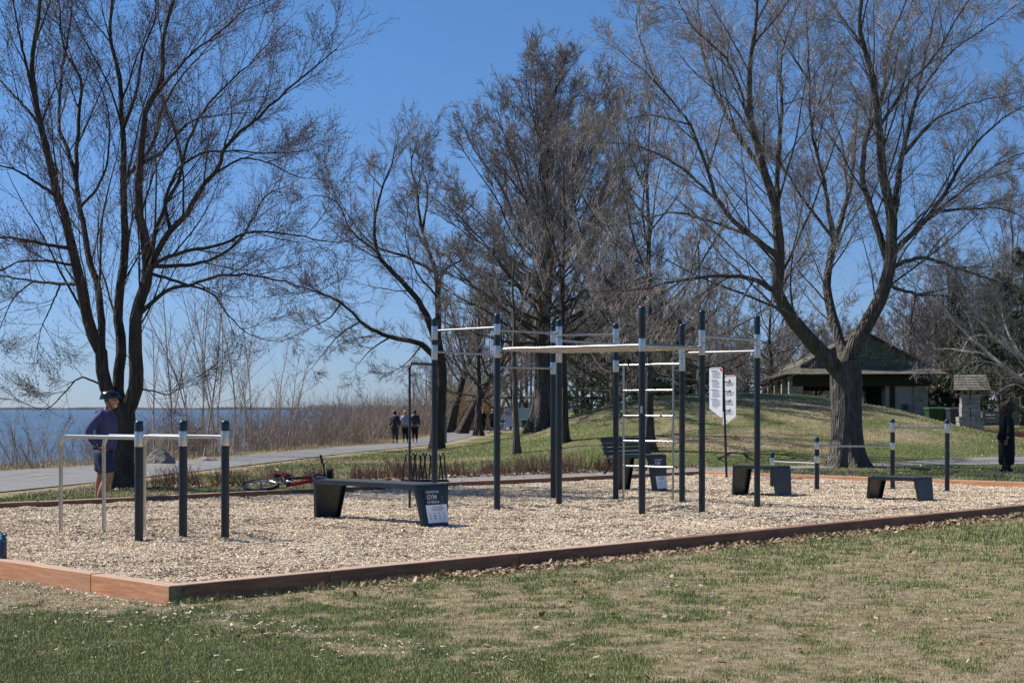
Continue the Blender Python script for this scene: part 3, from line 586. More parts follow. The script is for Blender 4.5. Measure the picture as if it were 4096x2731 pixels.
# push-up bars on the right
QQ = [(5.0, 29.4, .67, [(.42, .56)]), (5.66, 28.4, .98, [(.755, .885), (.50, .625)]), (6.98, 28.06, 1.32, [(1.08, 1.25), (.755, .885)]), (7.85, 27.6, 1.316, [(1.07, 1.235)])]
st = thing('stepped_bar_station', 'low exercise bars at three rising heights on four dark posts, right of the benches', 'exercise bars', (6.6, 28.2, 0))
for (x, y, tp, s_) in QQ: post(st, x, y, tp, s_, r=.043, x0=6.6, y0=28.2)
for (i_, j_, z) in ((0, 1, .49), (1, 2, .818), (2, 3, 1.155)):
    cyl((QQ[i_][0] - 6.6, QQ[i_][1] - 28.2, z), (QQ[j_][0] - 6.6, QQ[j_][1] - 28.2, z), .018, 'bar', M['steel'], st, 12)
# gym benches -----------------------------------------------------
def text(s, size, m, parent, O, X, Y, name='lettering', align='LEFT', bold=0.0, ext=.0006):
    cu = bpy.data.curves.new(name, 'FONT'); cu.body = s; cu.size = size; cu.align_x = align; cu.extrude = ext; cu.offset = bold; cu.resolution_u = 3
    tmp = bpy.data.objects.new('tmp', cu); COL.objects.link(tmp); dg = bpy.context.evaluated_depsgraph_get(); me = bpy.data.meshes.new_from_object(tmp.evaluated_get(dg)); bpy.data.objects.remove(tmp)
    me.materials.clear(); me.materials.append(m); o = bpy.data.objects.new(name, me); COL.objects.link(o); o.parent = parent
    X = Vector(X).normalized(); Y = Vector(Y).normalized(); Z = X.cross(Y); o.matrix_local = Matrix(((X.x, Y.x, Z.x, O[0]), (X.y, Y.y, Z.y, O[1]), (X.z, Y.z, Z.z, O[2]), (0, 0, 0, 1))); return o
def bench(name, label, cat, cx, cy, L, wt, wb, h, sp, sign=None, rz=math.atan2(-.705, .709)):
    th = thing(name, label, cat, (cx, cy, 0), rz, 'dark gym benches and boxes')
    pts = [(-L / 2 - sp, -.03, wb)]; R_ = .03
    pts += [(-L / 2, h - R_, wt), (-L / 2 + R_ * .3, h - R_ * .3, wt), (-L / 2 + R_, h, wt)]
    pts += [(-x, z, w) for x, z, w in reversed(pts)]
    P = np.array([(x, z) for x, z, w in pts]); W = np.array([w for *_, w in pts]); T = np.gradient(P, axis=0); T = T / np.linalg.norm(T, axis=1)[:, None]
    Nn = np.stack([T[:, 1], -T[:, 0]], 1)   # inward
    def sweep(idx, name, m):
        g = MB(); fl, tk = .055, .010
        sec = lambda w: [(-w / 2, fl), (-w / 2, 0), (w / 2, 0), (w / 2, fl), (w / 2 - tk, fl), (w / 2 - tk, tk), (-w / 2 + tk, tk), (-w / 2 + tk, fl)]
        V = []
        for i in idx:
            for (yy, nn) in sec(W[i]): V.append((P[i, 0] + Nn[i, 0] * nn, yy, P[i, 1] + Nn[i, 1] * nn))
        n = len(idx); q = [(k * 8 + j, k * 8 + (j + 1) % 8, (k + 1) * 8 + (j + 1) % 8, (k + 1) * 8 + j) for k in range(n - 1) for j in range(8)]
        g.add(V, q); g.add(V, [tuple(range(8))[::-1]]); g.add(V, [tuple(range((n - 1) * 8, n * 8))]); return g.build(name, m, th)
    sweep([0, 1], 'leg', M['navy']); sweep([6, 7], 'leg', M['navy']); sweep([1, 2, 3, 4, 5, 6], 'seat', M['navy'])
    g = MB(); g.box((0, 0, h + .003), (L - .12, wt - .05, .006)); g.build('rubber_pad', mat('grit_pad', (.028, .033, .038), .9, var=.5, scale=120, bump=.6), th)
    if sign:
        s = sign; sl_ = Vector((sp, 0, -(h + 0.0))).normalized(); up = -sl_; right = Vector((0, 1, 0)); nv = right.cross(up).normalized()
        O = Vector((L / 2, 0, h))
        def at(a, b, e=.003): # a to the right, b down the face
            return O + right * a + sl_ * b + nv * e
        def rect(a0, b0, a1, b1, e, name, m, sk=0, par=None):
            g = MB(); g.add([tuple(at(a0 + sk * b0, b0, e)), tuple(at(a0 + sk * b1, b1, e)), tuple(at(a1 + sk * b1 * .55, b1, e)), tuple(at(a1 + sk * b0 * .55, b0, e))], [(0, 1, 2, 3)]); return g.build(name, m, th)
        k = wt / .55
        a0, a1 = -.18 * k, .195 * k; H = h
        if sign == 1: bands = (.055, .26, .49)
        else: bands = (.05, .385, .61)
        B = bands; skw = .10
        rect(a0 - .0, B[0], a1, B[1], .003, 'sticker', M['sticker'], skw); rect(a0 + skw * 0, B[1], a1, B[2], .0036, 'sponsor_label', M['white'], skw)
        X_ = right * 1 + up * 0.0; fs = k if sign == 1 else k * 1.05; y0 = B[0] + .055; tx = a0 + (.055 if sign == 1 else .04)
        M2 = M['whiteprint']
        text('OUTDOOR', .043 * fs, M2, th, at(tx, y0), right, up, bold=.0007)
        text('GYM', .082 * fs, M2, th, at(tx + .004, y0 + .078 * fs), right, up, bold=.0010)
        text('EXT\u00c9RIEUR', .041 * fs, M2, th, at(tx + .008, y0 + .128 * fs), right, up, bold=.0007)
        cxx = (a1 - .055) if sign == 1 else (a0 + a1) / 2 + .06; cy_ = y0 + .045 if sign == 1 else y0 + .20
        M['crest'] = M.get('crest') or mat('crest_print', (.075, .085, .095), .6, var=.1)
        g = MB(); seg = [((0, .045), (.007, .02)), ((0, .02), (.028, .012)), ((-.013, .0), (.010, .022)), ((.013, .0), (.010, .022)), ((0, -.024), (.030, .012)), ((0, -.037), (.014, .012))]
        for (q1, q2) in seg: 
            c0 = at(cxx + q1[0], cy_ - q1[1] + .02, .0045); hx, hy = q2
            g.add([tuple(c0 - right * hx / 1 - up * hy / 2), tuple(c0 + right * hx / 1 - up * hy / 2), tuple(c0 + right * hx * .6 + up * hy / 2), tuple(c0 - right * hx * .6 + up * hy / 2)], [(0, 1, 2, 3)])
        g.build('crest', M['crest'], th); text('SAINTE-ANNE', .014, mat('faint', (.2, .21, .22), .6), th, at(cxx, cy_ + .09), right, up, align='CENTER')
        wl = (a0 + a1) / 2 + .035; yb = B[1]; q = .9 * k
        text('La Fondation Sainte-Anne', .019 * q, M['darkprint'], th, at(wl, yb + .035 * q, .0042), right, up, align='CENTER', bold=.0004)
        text('Remercie tous ses collaborateurs', .018 * q, M['darkprint'], th, at(wl, yb + .062 * q, .0042), right, up, align='CENTER', bold=.0004)
        text('Thanks all its collaborators', .018 * q, M['darkprint'], th, at(wl + .005, yb + .083 * q, .0042), right, up, align='CENTER', bold=.0004)
        g = MB()
        for r_i in range(3):
            for c_i in range(4):
                aa = a0 + .065 * k + (a1 - a0 - .06 * k) * (c_i + .25) / 4 + .006 * r_i; bb = yb + (.118 + .036 * r_i) * q
                if (r_i, c_i) in ((1, 1), (2, 1)): w_, h_, m_ = .026, .017, 1
                elif (r_i, c_i) == (2, 3): w_, h_, m_ = .010, .026, 0
                else: w_, h_, m_ = .032, .006, 0
                for sub in range(2 if m_ == 0 else 1):
                    c0 = at(aa + (.004 if sub else 0), bb + sub * .008, .0042); g.add([tuple(c0 - right * w_ / 2 - up * h_ / 2), tuple(c0 + right * w_ / 2 - up * h_ / 2), tuple(c0 + right * w_ / 2 * (.8 if sub else 1) + up * h_ / 2), tuple(c0 - right * w_ / 2 * (.6 if sub else 1) + up * h_ / 2)], [(0, 1, 2, 3)], m_)
        g.build('sponsor_logos', [mat('logo_grey', (.22, .23, .26), .6), M['darkprint']], th)
    return th
bench('gym_bench', 'long dark gym bench nearest the camera with an outdoor gym sign on its right leg', 'gym bench', -1.76, 20.24, 2.1, .55, .40, .54, .08, 1)
bench('gym_box', 'tallest dark gym box, behind the wall ladder, with an outdoor gym sign', 'gym box', 2.36, 28.0, .80, .48, .34, .67, .07, 2)
bench('gym_box', 'middle height dark gym box without a sign, beside the rightmost tall frame post', 'gym box', 4.33, 26.55, .86, .50, .40, .52, .06)
bench('gym_box', 'lowest dark gym box without a sign, in front of the stepped bars', 'gym box', 6.40, 25.25, .90, .50, .40, .385, .06)
# instruction sign
sx_, sy_, _ = hit(717, 477.3); SG = thing('instruction_sign', 'black pole carrying two white exercise instruction panels behind the climbing frame', 'sign', (sx_, 33.2, 0))
sxx = 0
cyl((0, .0, -.1), (-.075, .0, 2.42), .026, 'pole', M['black'], SG)
def panel(cx_, z1, z0, w, left, name):
    g = MB(); hw = w / 2; cut = .22
    if left: poly = [(-hw, z1 - .03), (-hw + .03, z1), (hw - .03, z1), (hw, z1 - .03), (hw, z0 + .05), (hw - .03, z0 + .02), (-hw, z0 + cut)]
    else: poly = [(-hw, z1 - .03), (-hw + .03, z1), (hw - .03, z1), (hw, z1 - .03), (hw, z0 + cut), (-hw + .03, z0 + .02), (-hw, z0 + .05)]
    poly = poly[::-1]
    g.prism(poly, -.006, .006, fn=lambda a, b, c_: (a + cx_, c_ - .03, b)); P_ = g.build(name, M['white'], SG)
    g = MB(); cxr = hw if left else -hw; sg = -1 if left else 1
    g.add([(cx_ + cxr + sg * .012, -.038, z1 - .02), (cx_ + cxr + sg * .075, -.038, z1 - .02), (cx_ + cxr + sg * .06, -.038, z1 - .06), (cx_ + cxr + sg * .012, -.038, z1 - .11)], [(0, 1, 2, 3)])
    g.box((cx_, -.0385, z1 - .018), (w - .05, .002, .008)); g.build('red_corner', M['red'], P_)
    g = MB(); rn = random.Random(5)
    z = z1 - .10
    blocks = 4
    H_ = (z1 - .05 - z0 - cut - .02) / blocks
    for b in range(blocks):
        zt = z1 - .06 - b * H_
        zz = zt - (H_ * .42 if not left else .03)
        while zz > zt - H_ + .035:
            ww = w * rn.uniform(.45, .66); g.box((cx_ - .07 * w + ww / 2 - w * .22, -.0385, zz), (ww, .002, .004)); zz -= .0135
        g.box((cx_ - w * .12, -.0392, zt - (H_ * .38 if not left else .012)), (w * .5, .002, .009), mi=1)
        if not left: g.box((cx_ - w * .30, -.0392, zt - H_ * .38), (.02, .002, .02), mi=1)
        g.build('printed_text', [M['greyprint'], M['darkprint']], P_); g = MB()
        if not left:
            fig = [[((0, .0), (-.015, -.09)), ((.02, 0), (.03, -.09)), ((0, 0), (.03, -.045)), ((.0, .02), (-.0, .0)), ((.025, .02), (.02, 0))], [((-.04, -.06), (.02, .0)), ((.02, 0), (.04, -.06)), ((-.01, -.03), (.03, -.05))], [((-.04, -.08), (.03, -.0)), ((-.03, -.07), (.04, -.03)), ((.01, -.02), (.035, 0))], [((-.04, -.07), (.03, .0)), ((-.02, -.07), (.04, -.02))]][b]
            gp_ = MB()
            for (p0, p1) in fig: gp_.tube([(cx_ + p0[0], -.0335, zt - .05 + p0[1]), (cx_ + p1[0], -.0335, zt - .05 + p1[1])], .0075, 6)
            gp_.build('pictogram', M['darkprint'], P_)
    g = MB(); g.box((cx_ + (0 if left else -w * .2), -.0392, z0 + cut * .55 + (.12 if left else 0)), (.03, .002, .014))
    g.build('printed_mark', M['darkprint'], P_)
    g = MB(); xb = cx_ + (hw + .006 if left else -hw - .006); g.box((xb, -.02, (z1 + z0) / 2 + .02), (.028, .02, (z1 - z0) * .76)); g.build('bracket', M['black'], SG)
pw = .25
for (xc, z1_, z0_, lf) in ((.10, 2.235, 1.12, False), (-.215, 2.40, 1.29, True)):
    before = set(SG.children); panel(0, z1_, z0_, .34, lf, 'sign_panel')
    for o in set(SG.children) - before: o.location = (xc, .0 if lf else .17, 0); o.rotation_euler = (0, 0, math.radians(-42))
# water bottle
bt = thing('water_bottle', 'dark blue water bottle with teal lid standing on the left timber edging', 'bottle', (-4.80, 14.43, .088)); 
g = MB(); g.lathe([(.034, 0), (.037, .006), (.0365, .06), (.0355, .14), (.034, .166)], sides=28); o = g.build('bottle_body', M['bottleblue'], bt); shade(o)
g = MB(); g.lathe([(.0355, .166), (.0365, .17), (.0365, .188), (.031, .194), (.024, .21), (.020, .222)], sides=28); o = g.build('lid', M['teal'], bt); shade(o)
hp = [(-.018 + .0 , 0, .205), (-.012, 0, .232), (.004, 0, .247), (.022, 0, .248), (.033, 0, .238), (.030, 0, .222), (.018, 0, .208)]
pipe(hp, .0065, 'carry_loop', M['teal'], o, 8); g = MB(); g.box((.006, 0, .222), (.045, .018, .014)); g.build('spout', M['teal'], o)
cyl((-.004, -.030, .01), (.006, -.030, .16), .004, 'straw', M['black'], bt, 8)

# ------------------------------------------------------------------ trees
def catmull(P, n):
    P = np.array(P, float); d = np.concatenate([[0], np.cumsum(np.linalg.norm(np.diff(P, axis=0), axis=1))]); t = np.linspace(0, d[-1], n)
    T = np.gradient(P, d, axis=0) if len(P) > 2 else np.repeat((P[1:] - P[:1]) / d[-1], 2, 0)
    k = np.clip(np.searchsorted(d, t, side='right') - 1, 0, len(P) - 2); h = (d[k + 1] - d[k])[:, None]; s = ((t - d[k])[:, None]) / h
    return (2 * s ** 3 - 3 * s ** 2 + 1) * P[k] + (s ** 3 - 2 * s ** 2 + s) * h * T[k] + (-2 * s ** 3 + 3 * s ** 2) * P[k + 1] + (s ** 3 - s ** 2) * h * T[k + 1], d[-1]
def grow(P0, D0, L, R, K, wander, trop, rng, taper=.75, tipup=0.0):
    N = len(P0); P = np.empty((N, K + 1, 3)); P[:, 0] = P0; d = nrm(D0); Ds = np.empty_like(P); Ds[:, 0] = d; st = (L / K)[:, None]
    tz = np.array([[0, 0, 1.0]])
    for k in range(K):
        d = nrm(d + rng.normal(0, wander, (N, 3)) + tz * (trop + tipup * (k / K))); P[:, k + 1] = P[:, k] + d * st; Ds[:, k + 1] = d
    tt = np.linspace(0, 1, K + 1)[None]; return P, Ds, R[:, None] * (1 - taper * tt)
def spawn(P, Ds, Rr, L, M_, t0, t1, ang, rl, rr, rng, rmin, lmin=.12, endfull=.45, angj=.25):
    N, K1, _ = P.shape; M_ = int(M_); t = (np.arange(M_)[None] + rng.random((N, M_))) / M_; t = t0 + (t1 - t0) * t
    f = t * (K1 - 1); k = np.minimum(f.astype(int), K1 - 2); fr = f - k; ii = np.arange(N)[:, None]
    p = P[ii, k] * (1 - fr[..., None]) + P[ii, k + 1] * fr[..., None]; d = Ds[ii, k]; r = Rr[ii, k] * (1 - fr) + Rr[ii, k + 1] * fr
    rnd = rng.normal(0, 1, d.shape); pe = nrm(rnd - (rnd * d).sum(-1, keepdims=True) * d); a = ang + rng.normal(0, angj, t.shape)
    nd = d * np.cos(a)[..., None] + pe * np.sin(a)[..., None]
    ln = L[:, None] * rl * (1 - (1 - endfull) * t) * rng.uniform(.6, 1.3, t.shape); rad = np.minimum(r * .8, np.maximum(r * rr, rmin))
    return p.reshape(-1, 3), nd.reshape(-1, 3), np.maximum(ln.ravel(), lmin), np.maximum(rad.ravel(), rmin)
def flutedtrunk(g, P, R, seed, sides=40, amp=.06, flare=None):
    P = np.array(P); K = len(P); V, Q = tubes(P[None], np.ones((1, K)), sides); V = V.reshape(K, sides, 3); c = P[:, None, :]; dirv = V - c
    a = np.arange(sides) * 2 * math.pi / sides; rg = np.random.default_rng(seed); ph = rg.random(8) * 6.28
    z = (P[:, 2] - P[0, 2])[:, None]; rad = np.array(R)[:, None] * (1 + amp * (np.sin(7 * a + ph[0] + z * .8) * .4 + np.sin(13 * a + ph[1] - z * 1.2) * .4 + np.sin(4 * a + ph[2] + z * .5) * .5 + .35 * np.sin(19 * a + ph[5] + np.sin(z * 2.1) * 1.3)))
    if flare: fl, fh = flare; e = np.exp(-z / fh); rad = rad + fl * e * (1 + .55 * np.sin(5 * a + ph[3]) + .35 * np.sin(9 * a + ph[4]))
    V = c + dirv * rad[..., None]; g.add(V.reshape(-1, 3), Q)
def build_tree(name, label, cat, base, trunkspec, limbs, mats, seed, dens=1.0, lv=None, group=None, buds=False, rmin=.0035, dz=None, limb_sides=10, childang=.65, trop=.10, droop=None, twigs=5, lmax=2.6, bougha=.55, limbk=.86, endf=.45):
    """limbs: list of (3D pts, r0, r1)"""
    rng = np.random.default_rng(seed); th = thing(name, label, cat, base, 0, group); b = np.array(base)
    gt = MB(); gc = MB()
    P, Rr, flare, amp = trunkspec; Pc, _ = catmull(np.array(P) - b, 26); Rc = np.interp(np.linspace(0, 1, 26), np.linspace(0, 1, len(Rr)), Rr); flutedtrunk(gt, Pc, Rc, seed, 40, amp, flare)
    A = [[], [], [], []]; allp = [Pc[8:]]
    for (pts, r0, r1) in limbs:
        r0 *= limbk; r1 *= limbk * .9
        pa = np.array(pts, float); prev = np.concatenate(allp) + b; q_ = prev * (pa[0, 1] / prev[:, 1])[:, None]; q_[:, 2] = CH + (prev[:, 2] - CH) * pa[0, 1] / prev[:, 1]
        dd_ = np.hypot(q_[:, 0] - pa[0, 0], q_[:, 2] - pa[0, 2]); k_ = int(np.argmin(dd_))      # root every limb on the wood it grows from
        if dd_[k_] < 1.6:
            Dn = pa[:, 1] + (prev[k_, 1] - pa[0, 1]); f_ = Dn / pa[:, 1]; pa = np.stack([pa[:, 0] * f_, Dn, CH + (pa[:, 2] - CH) * f_], 1); pa[0] = prev[k_]
        pts = pa
        C, Ln = catmull(pa - b, 26); allp.append(C); C[1:-1] += rng.normal(0, .012, (len(C) - 2, 3)) * min(1, Ln / 5)
        tt = np.linspace(0, 1, len(C)); R = r0 + (r1 - r0) * tt ** .8
        V, Q = tubes(C[None], R[None], limb_sides if r0 < .12 else 18); gt.add(V, Q)
        D = np.gradient(C, axis=0); D = nrm(D); tip = R[-1]
        # boughs
        nb = max(3, int(Ln * 1.5 * dens)); p, d, l, r = spawn(C[None], D[None], R[None], np.array([1.0]), nb, .15, 1.0, bougha, 1.0, .5, rng, .008, endfull=endf, angj=.15)
        l = l * np.clip(Ln * .42, min(1.4, lmax * .8), lmax * 1.5); r = np.minimum(r, .006 + l * .0065); d = nrm(d + np.array([0, 0, .15]))
        PB, DB, RB = grow(p, d, l, r, 14, .055, trop * .35, rng, .8, tipup=.015); V, Q = tubes(PB, RB, 6); gt.add(V, Q)
        p, d, l1, r = spawn(PB, DB, RB, l, 7, .12, 1.0, childang * .85, .40, .55, rng, .005, .5, angj=.2); A[0].append(p); A[1].append(d); A[2].append(l1); A[3].append(np.minimum(r, .002 + l1 * .0040))
        n = max(3, int(Ln * 2.2 * dens)); p, d, l, r = spawn(C[None], D[None], R[None], np.array([1.0]), n, .12, 1.0, childang, 1.0, .42, rng, .006, endfull=.7)
        l = l * np.clip(Ln * .25, .9, lmax * .7); A[0].append(p); A[1].append(d); A[2].append(l); A[3].append(np.minimum(r, .002 + l * .0040))
        A[0].append(C[-1:]); A[1].append(D[-1:]); A[2].append(np.array([.9])); A[3].append(np.array([r1]))
    p, d, l, r = [np.concatenate(q) for q in A]
    d = nrm(d + np.array([0, 0, .10]))
    P1, D1, R1 = grow(p, d, l, r, 8, .085, trop * .5, rng, .7, tipup=.02); V, Q = tubes(P1, R1, 4); gc.add(V, Q)
    p, d, l2, r = spawn(P1, D1, R1, l, twigs, .12, .97, .60, .60, .55, rng, rmin * 1.25, .25, angj=.18)
    P2, D2, R2 = grow(p, d, l2, r, 6, .055, trop * .5, rng, .6, tipup=.03); V, Q = tubes(P2, R2, 3); gc.add(V, Q)
    p, d, l3, r = spawn(P2, D2, R2, l2, 4, .12, .92, .60, .58, .65, rng, rmin, .16, angj=.18)
    P3, D3, R3 = grow(p, d, l3, r, 4, .045, trop * .5, rng, .5); V, Q = tubes(P3, R3, 3); gc.add(V, Q)
    gt.build('trunk', mats[0], th, smooth=True); gc.build('crown', mats[1], th)
    if buds:
        e = P3[:, -1]; e = e[rng.random(len(e)) < .7]; n = len(e); s = .011; g = MB()
        o_ = np.array([(s, 0, 0), (-s * .5, s, 0), (-s * .5, -s, 0), (0, 0, s * 2.2)]); V = (e[:, None] + o_[None]).reshape(-1, 3); bq = (np.arange(n) * 4)[:, None, None] + np.array([(0, 1, 3), (1, 2, 3), (2, 0, 3)])[None]
        g.add(V, bq.reshape(-1, 3)); g.build('buds', M['bud'], th)
    return th
def limbs_px(D, specs, conv, rng):
    out = []
    for (pts, w0, w1, dd) in specs:   # w in metres radius, dd depth drift at tip
        n = len(pts); L = []
        for i, (x, y) in enumerate(pts):
            px, py = conv(x, y); f = i / (n - 1); L.append(tuple(px2(px, py, D + (dd[0] if isinstance(dd, tuple) else 0) * 1.0 + (dd[1] - dd[0] if isinstance(dd, tuple) else dd) * f)))
        out.append((L, w0, w1))
    return out
rg = np.random.default_rng(5)
# left maple ------------------------------------------------------
D1 = 29.6; cA = lambda x, y: (x * .2551, y * .2551)
b1 = tuple(px2(124, 486.7, D1)); b1 = (b1[0], b1[1], float(hz(b1[0], b1[1])))
trk = [(124.2, 487.5), (123, 470), (122.5, 446), (122.5, 428), (121.5, 412), (121, 403)]
TP = [tuple(px2(x, y, D1)) for x, y in trk]; TP[0] = (TP[0][0], TP[0][1], b1[2] - .08)
specs = [([(472, 1640), (440, 1580), (395, 1400), (345, 1250), (320, 1150), (290, 1000), (255, 850), (200, 650), (150, 450), (130, 250), (150, 50), (165, -80)], .17, .035, -1.2),
 ([(400, 1345), (398, 1250), (375, 1100), (345, 1000), (320, 850), (300, 700), (310, 450), (320, 330), (250, 190), (230, 0)], .10, .02, 1.5),
 ([(300, 700), (270, 600), (235, 500), (240, 300), (270, 120), (290, -40)], .06, .015, 1.2),
 ([(472, 1600), (462, 1480), (475, 1350), (460, 1200), (485, 1050), (490, 900), (485, 700), (480, 500), (465, 300), (430, 100), (440, 0), (450, -90)], .14, .03, .8),
 ([(495, 1640), (520, 1560), (533, 1350), (545, 1200), (575, 1100), (570, 950), (545, 850), (545, 700), (560, 500), (580, 400), (620, 350), (640, 150), (690, -30)], .19, .03, -.8),
 ([(570, 1120), (600, 1020), (650, 930), (720, 850), (790, 740), (850, 660), (880, 580), (1000, 470), (1130, 350), (1240, 260), (1320, 190)], .085, .012, -2.0),
 ([(590, 1050), (630, 850), (700, 700), (740, 560), (800, 430), (900, 320), (1000, 230), (1080, 130)], .06, .012, 1.5),
 ([(515, 1150), (600, 1040), (700, 990), (860, 960), (970, 910), (1100, 910), (1250, 940), (1330, 950)], .06, .010, -2.2),
 ([(600, 1050), (690, 1040), (780, 1030), (920, 960), (990, 860), (1040, 770), (1120, 730)], .05, .010, 1.5),
 ([(570, 1225), (650, 1140), (760, 1110), (880, 1075), (1000, 1080), (1150, 1110), (1280, 1160)], .055, .010, -1.5),
 ([(600, 1090), (720, 1110), (830, 1150), (900, 1240), (980, 1310), (1040, 1330)], .04, .008, .8),
 ([(290, 1000), (200, 960), (100, 940), (0, 930), (-150, 960)], .05, .01, -1.5),
 ([(310, 1150), (240, 1110), (130, 1100), (0, 1080), (-120, 1100)], .045, .01, 1.4),
 ([(280, 1050), (160, 1020), (60, 1030), (-40, 1090)], .035, .01, -2.0),
 ([(240, 1110), (200, 1200), (160, 1290), (150, 1340)], .025, .008, .4), ([(130, 1100), (60, 1160), (10, 1260), (-20, 1330)], .022, .008, .6),
 ([(210, 750), (120, 700), (50, 660), (-60, 640)], .045, .012, -1.5), ([(170, 520), (80, 400), (-10, 300), (-80, 200)], .04, .01, 1.0),
 ([(140, 420), (90, 200), (60, 50), (40, -100)], .045, .012, -.8), ([(555, 660), (630, 600), (700, 520), (760, 470), (880, 450), (960, 440)], .04, .01, 2.0),
 ([(640, 900), (650, 780), (720, 640), (790, 600), (900, 590), (1060, 600), (1200, 590)], .045, .01, 1.0),
 ([(485, 720), (540, 650), (600, 560), (640, 420), (720, 290), (800, 200), (860, 130)], .05, .012, 2.0),
 ([(600, 390), (660, 310), (760, 200), (880, 110), (960, 40), (1060, 0)], .035, .01, -1), ([(480, 500), (530, 380), (560, 200), (610, 60), (600, -60)], .045, .012, -1.4),
 ([(850, 660), (960, 620), (1060, 640), (1160, 690), (1230, 700)], .03, .008, .8), ([(320, 820), (400, 700), (430, 520), (410, 380), (350, 250)], .035, .01, 1.0),
 ([(555, 1500), (600, 1530), (660, 1545), (720, 1500), (790, 1470)], .022, .006, .3), ([(380, 1500), (310, 1480), (260, 1530), (180, 1600), (60, 1560)], .025, .006, -.5)]
build_tree('maple_tree', 'tall bare multi-stemmed maple behind the helmeted man by the lake', 'tree', b1, (TP, [.22, .215, .205, .215, .25, .24], (.10, .16), .05), limbs_px(D1, specs, cA, rg), (M['barkA'], M['twigA']), 3, dens=1.0, buds=True, childang=.66, trop=.07, twigs=5, rmin=.0031)
# right maple -----------------------------------------------------
x2, y2, z2 = hit(847, 466.5); D2 = y2; cB = lambda x, y: (600 + x * .3029, y * .3029)
trk = [(815, 1543), (816, 1480), (815, 1400), (814, 1300), (812, 1230), (806, 1190)]
TP = [tuple(px2(*cB(x, y), D2)) for x, y in trk]; b2 = (TP[0][0], TP[0][1], z2); TP[0] = (TP[0][0], TP[0][1], z2 - .1)
specs = [([(800, 1250), (760, 1190), (700, 1130), (640, 1060), (590, 980), (592, 850), (580, 700), (540, 550), (500, 400), (490, 250), (515, 80), (520, -60)], .27, .04, -2),
 ([(590, 860), (490, 770), (400, 680), (340, 520), (290, 400), (190, 280), (80, 180)], .10, .012, -2.5), ([(585, 970), (500, 920), (400, 910), (280, 920), (150, 950), (0, 960)], .09, .012, -2.5),
 ([(490, 770), (370, 730), (230, 700), (100, 740), (-20, 740)], .06, .01, 2), ([(540, 560), (440, 420), (370, 280), (330, 100), (320, -50)], .09, .015, 2),
 ([(592, 720), (590, 500), (600, 350), (600, 180), (660, 0)], .10, .02, 2), ([(400, 680), (250, 540), (120, 480), (0, 470)], .05, .01, -1),
 ([(812, 1215), (800, 1160), (770, 1050), (750, 950), (765, 830), (790, 740), (830, 600), (840, 480), (850, 380)], .20, .03, 2.5),
 ([(760, 800), (740, 600), (700, 430), (690, 250), (680, 50)], .08, .015, -1.5), ([(745, 790), (680, 670), (610, 560), (560, 500), (500, 460)], .06, .012, -2),
 ([(815, 1225), (845, 1130), (920, 1000), (960, 850), (960, 700), (930, 550), (920, 400), (900, 250), (860, 100), (870, -60)], .27, .05, -1.5),
 ([(920, 860), (900, 700), (870, 600), (880, 450), (930, 330), (950, 150), (1010, 0)], .13, .03, 2), ([(960, 720), (1000, 500), (1050, 300), (1080, 150), (1120, 0)], .11, .02, 1),
 ([(975, 830), (1060, 740), (1130, 650), (1220, 500), (1320, 400), (1430, 330)], .10, .015, -2.5), ([(1060, 740), (1170, 650), (1300, 550), (1450, 480)], .06, .012, 1.5),
 ([(960, 890), (1050, 850), (1170, 880), (1290, 920), (1420, 960)], .08, .012, 2), ([(950, 965), (1050, 970), (1150, 980), (1250, 1050), (1350, 1110)], .06, .01, -2),
 ([(1100, 690), (1200, 690), (1330, 690), (1440, 740)], .05, .01, 1), ([(1000, 500), (1100, 400), (1200, 350), (1400, 300)], .05, .01, -1), ([(1050, 300), (1150, 180), (1290, 80), (1400, 0)], .05, .012, 1.5),
 ([(870, 130), (800, 60), (760, 0), (740, -60)], .05, .02, 1), ([(500, 400), (420, 200), (300, 80), (250, -20)], .05, .012, -2), ([(290, 400), (160, 380), (60, 400), (-60, 460)], .03, .008, 1),
 ([(600, 950), (640, 880), (690, 800), (650, 700), (640, 600)], .04, .01, 1.5), ([(400, 910), (330, 980), (260, 1050), (200, 1080)], .03, .008, 1), ([(500, 920), (460, 1000), (400, 1080), (330, 1110)], .03, .008, -1.5),
 ([(1170, 880), (1180, 980), (1240, 1060)], .03, .008, -1), ([(1050, 970), (1030, 1060), (1060, 1150), (1090, 1180)], .025, .008, 1), ([(280, 920), (150, 1000), (60, 1060)], .03, .008, -1),
 ([(190, 280), (150, 180), (120, 60), (150, -30)], .03, .01, 1), ([(920, 420), (1000, 300), (1100, 190), (1180, 60), (1240, -40)], .05, .015, -2), ([(840, 640), (800, 480), (760, 330), (790, 180)], .04, .012, 1.5), ([(690, 260), (620, 160), (560, 60)], .04, .012, -1.5)]
build_tree('maple_tree', 'massive bare maple with three great limbs, its flared trunk in front of the pavilion', 'tree', b2, (TP, [.40, .40, .39, .385, .42, .38], (.26, .30), .045), limbs_px(D2, specs, cB, rg), (M['barkB'], M['twigB']), 8, dens=1.45, childang=.85, trop=.02, twigs=6, bougha=.65, rmin=.0040, lmax=3.3)
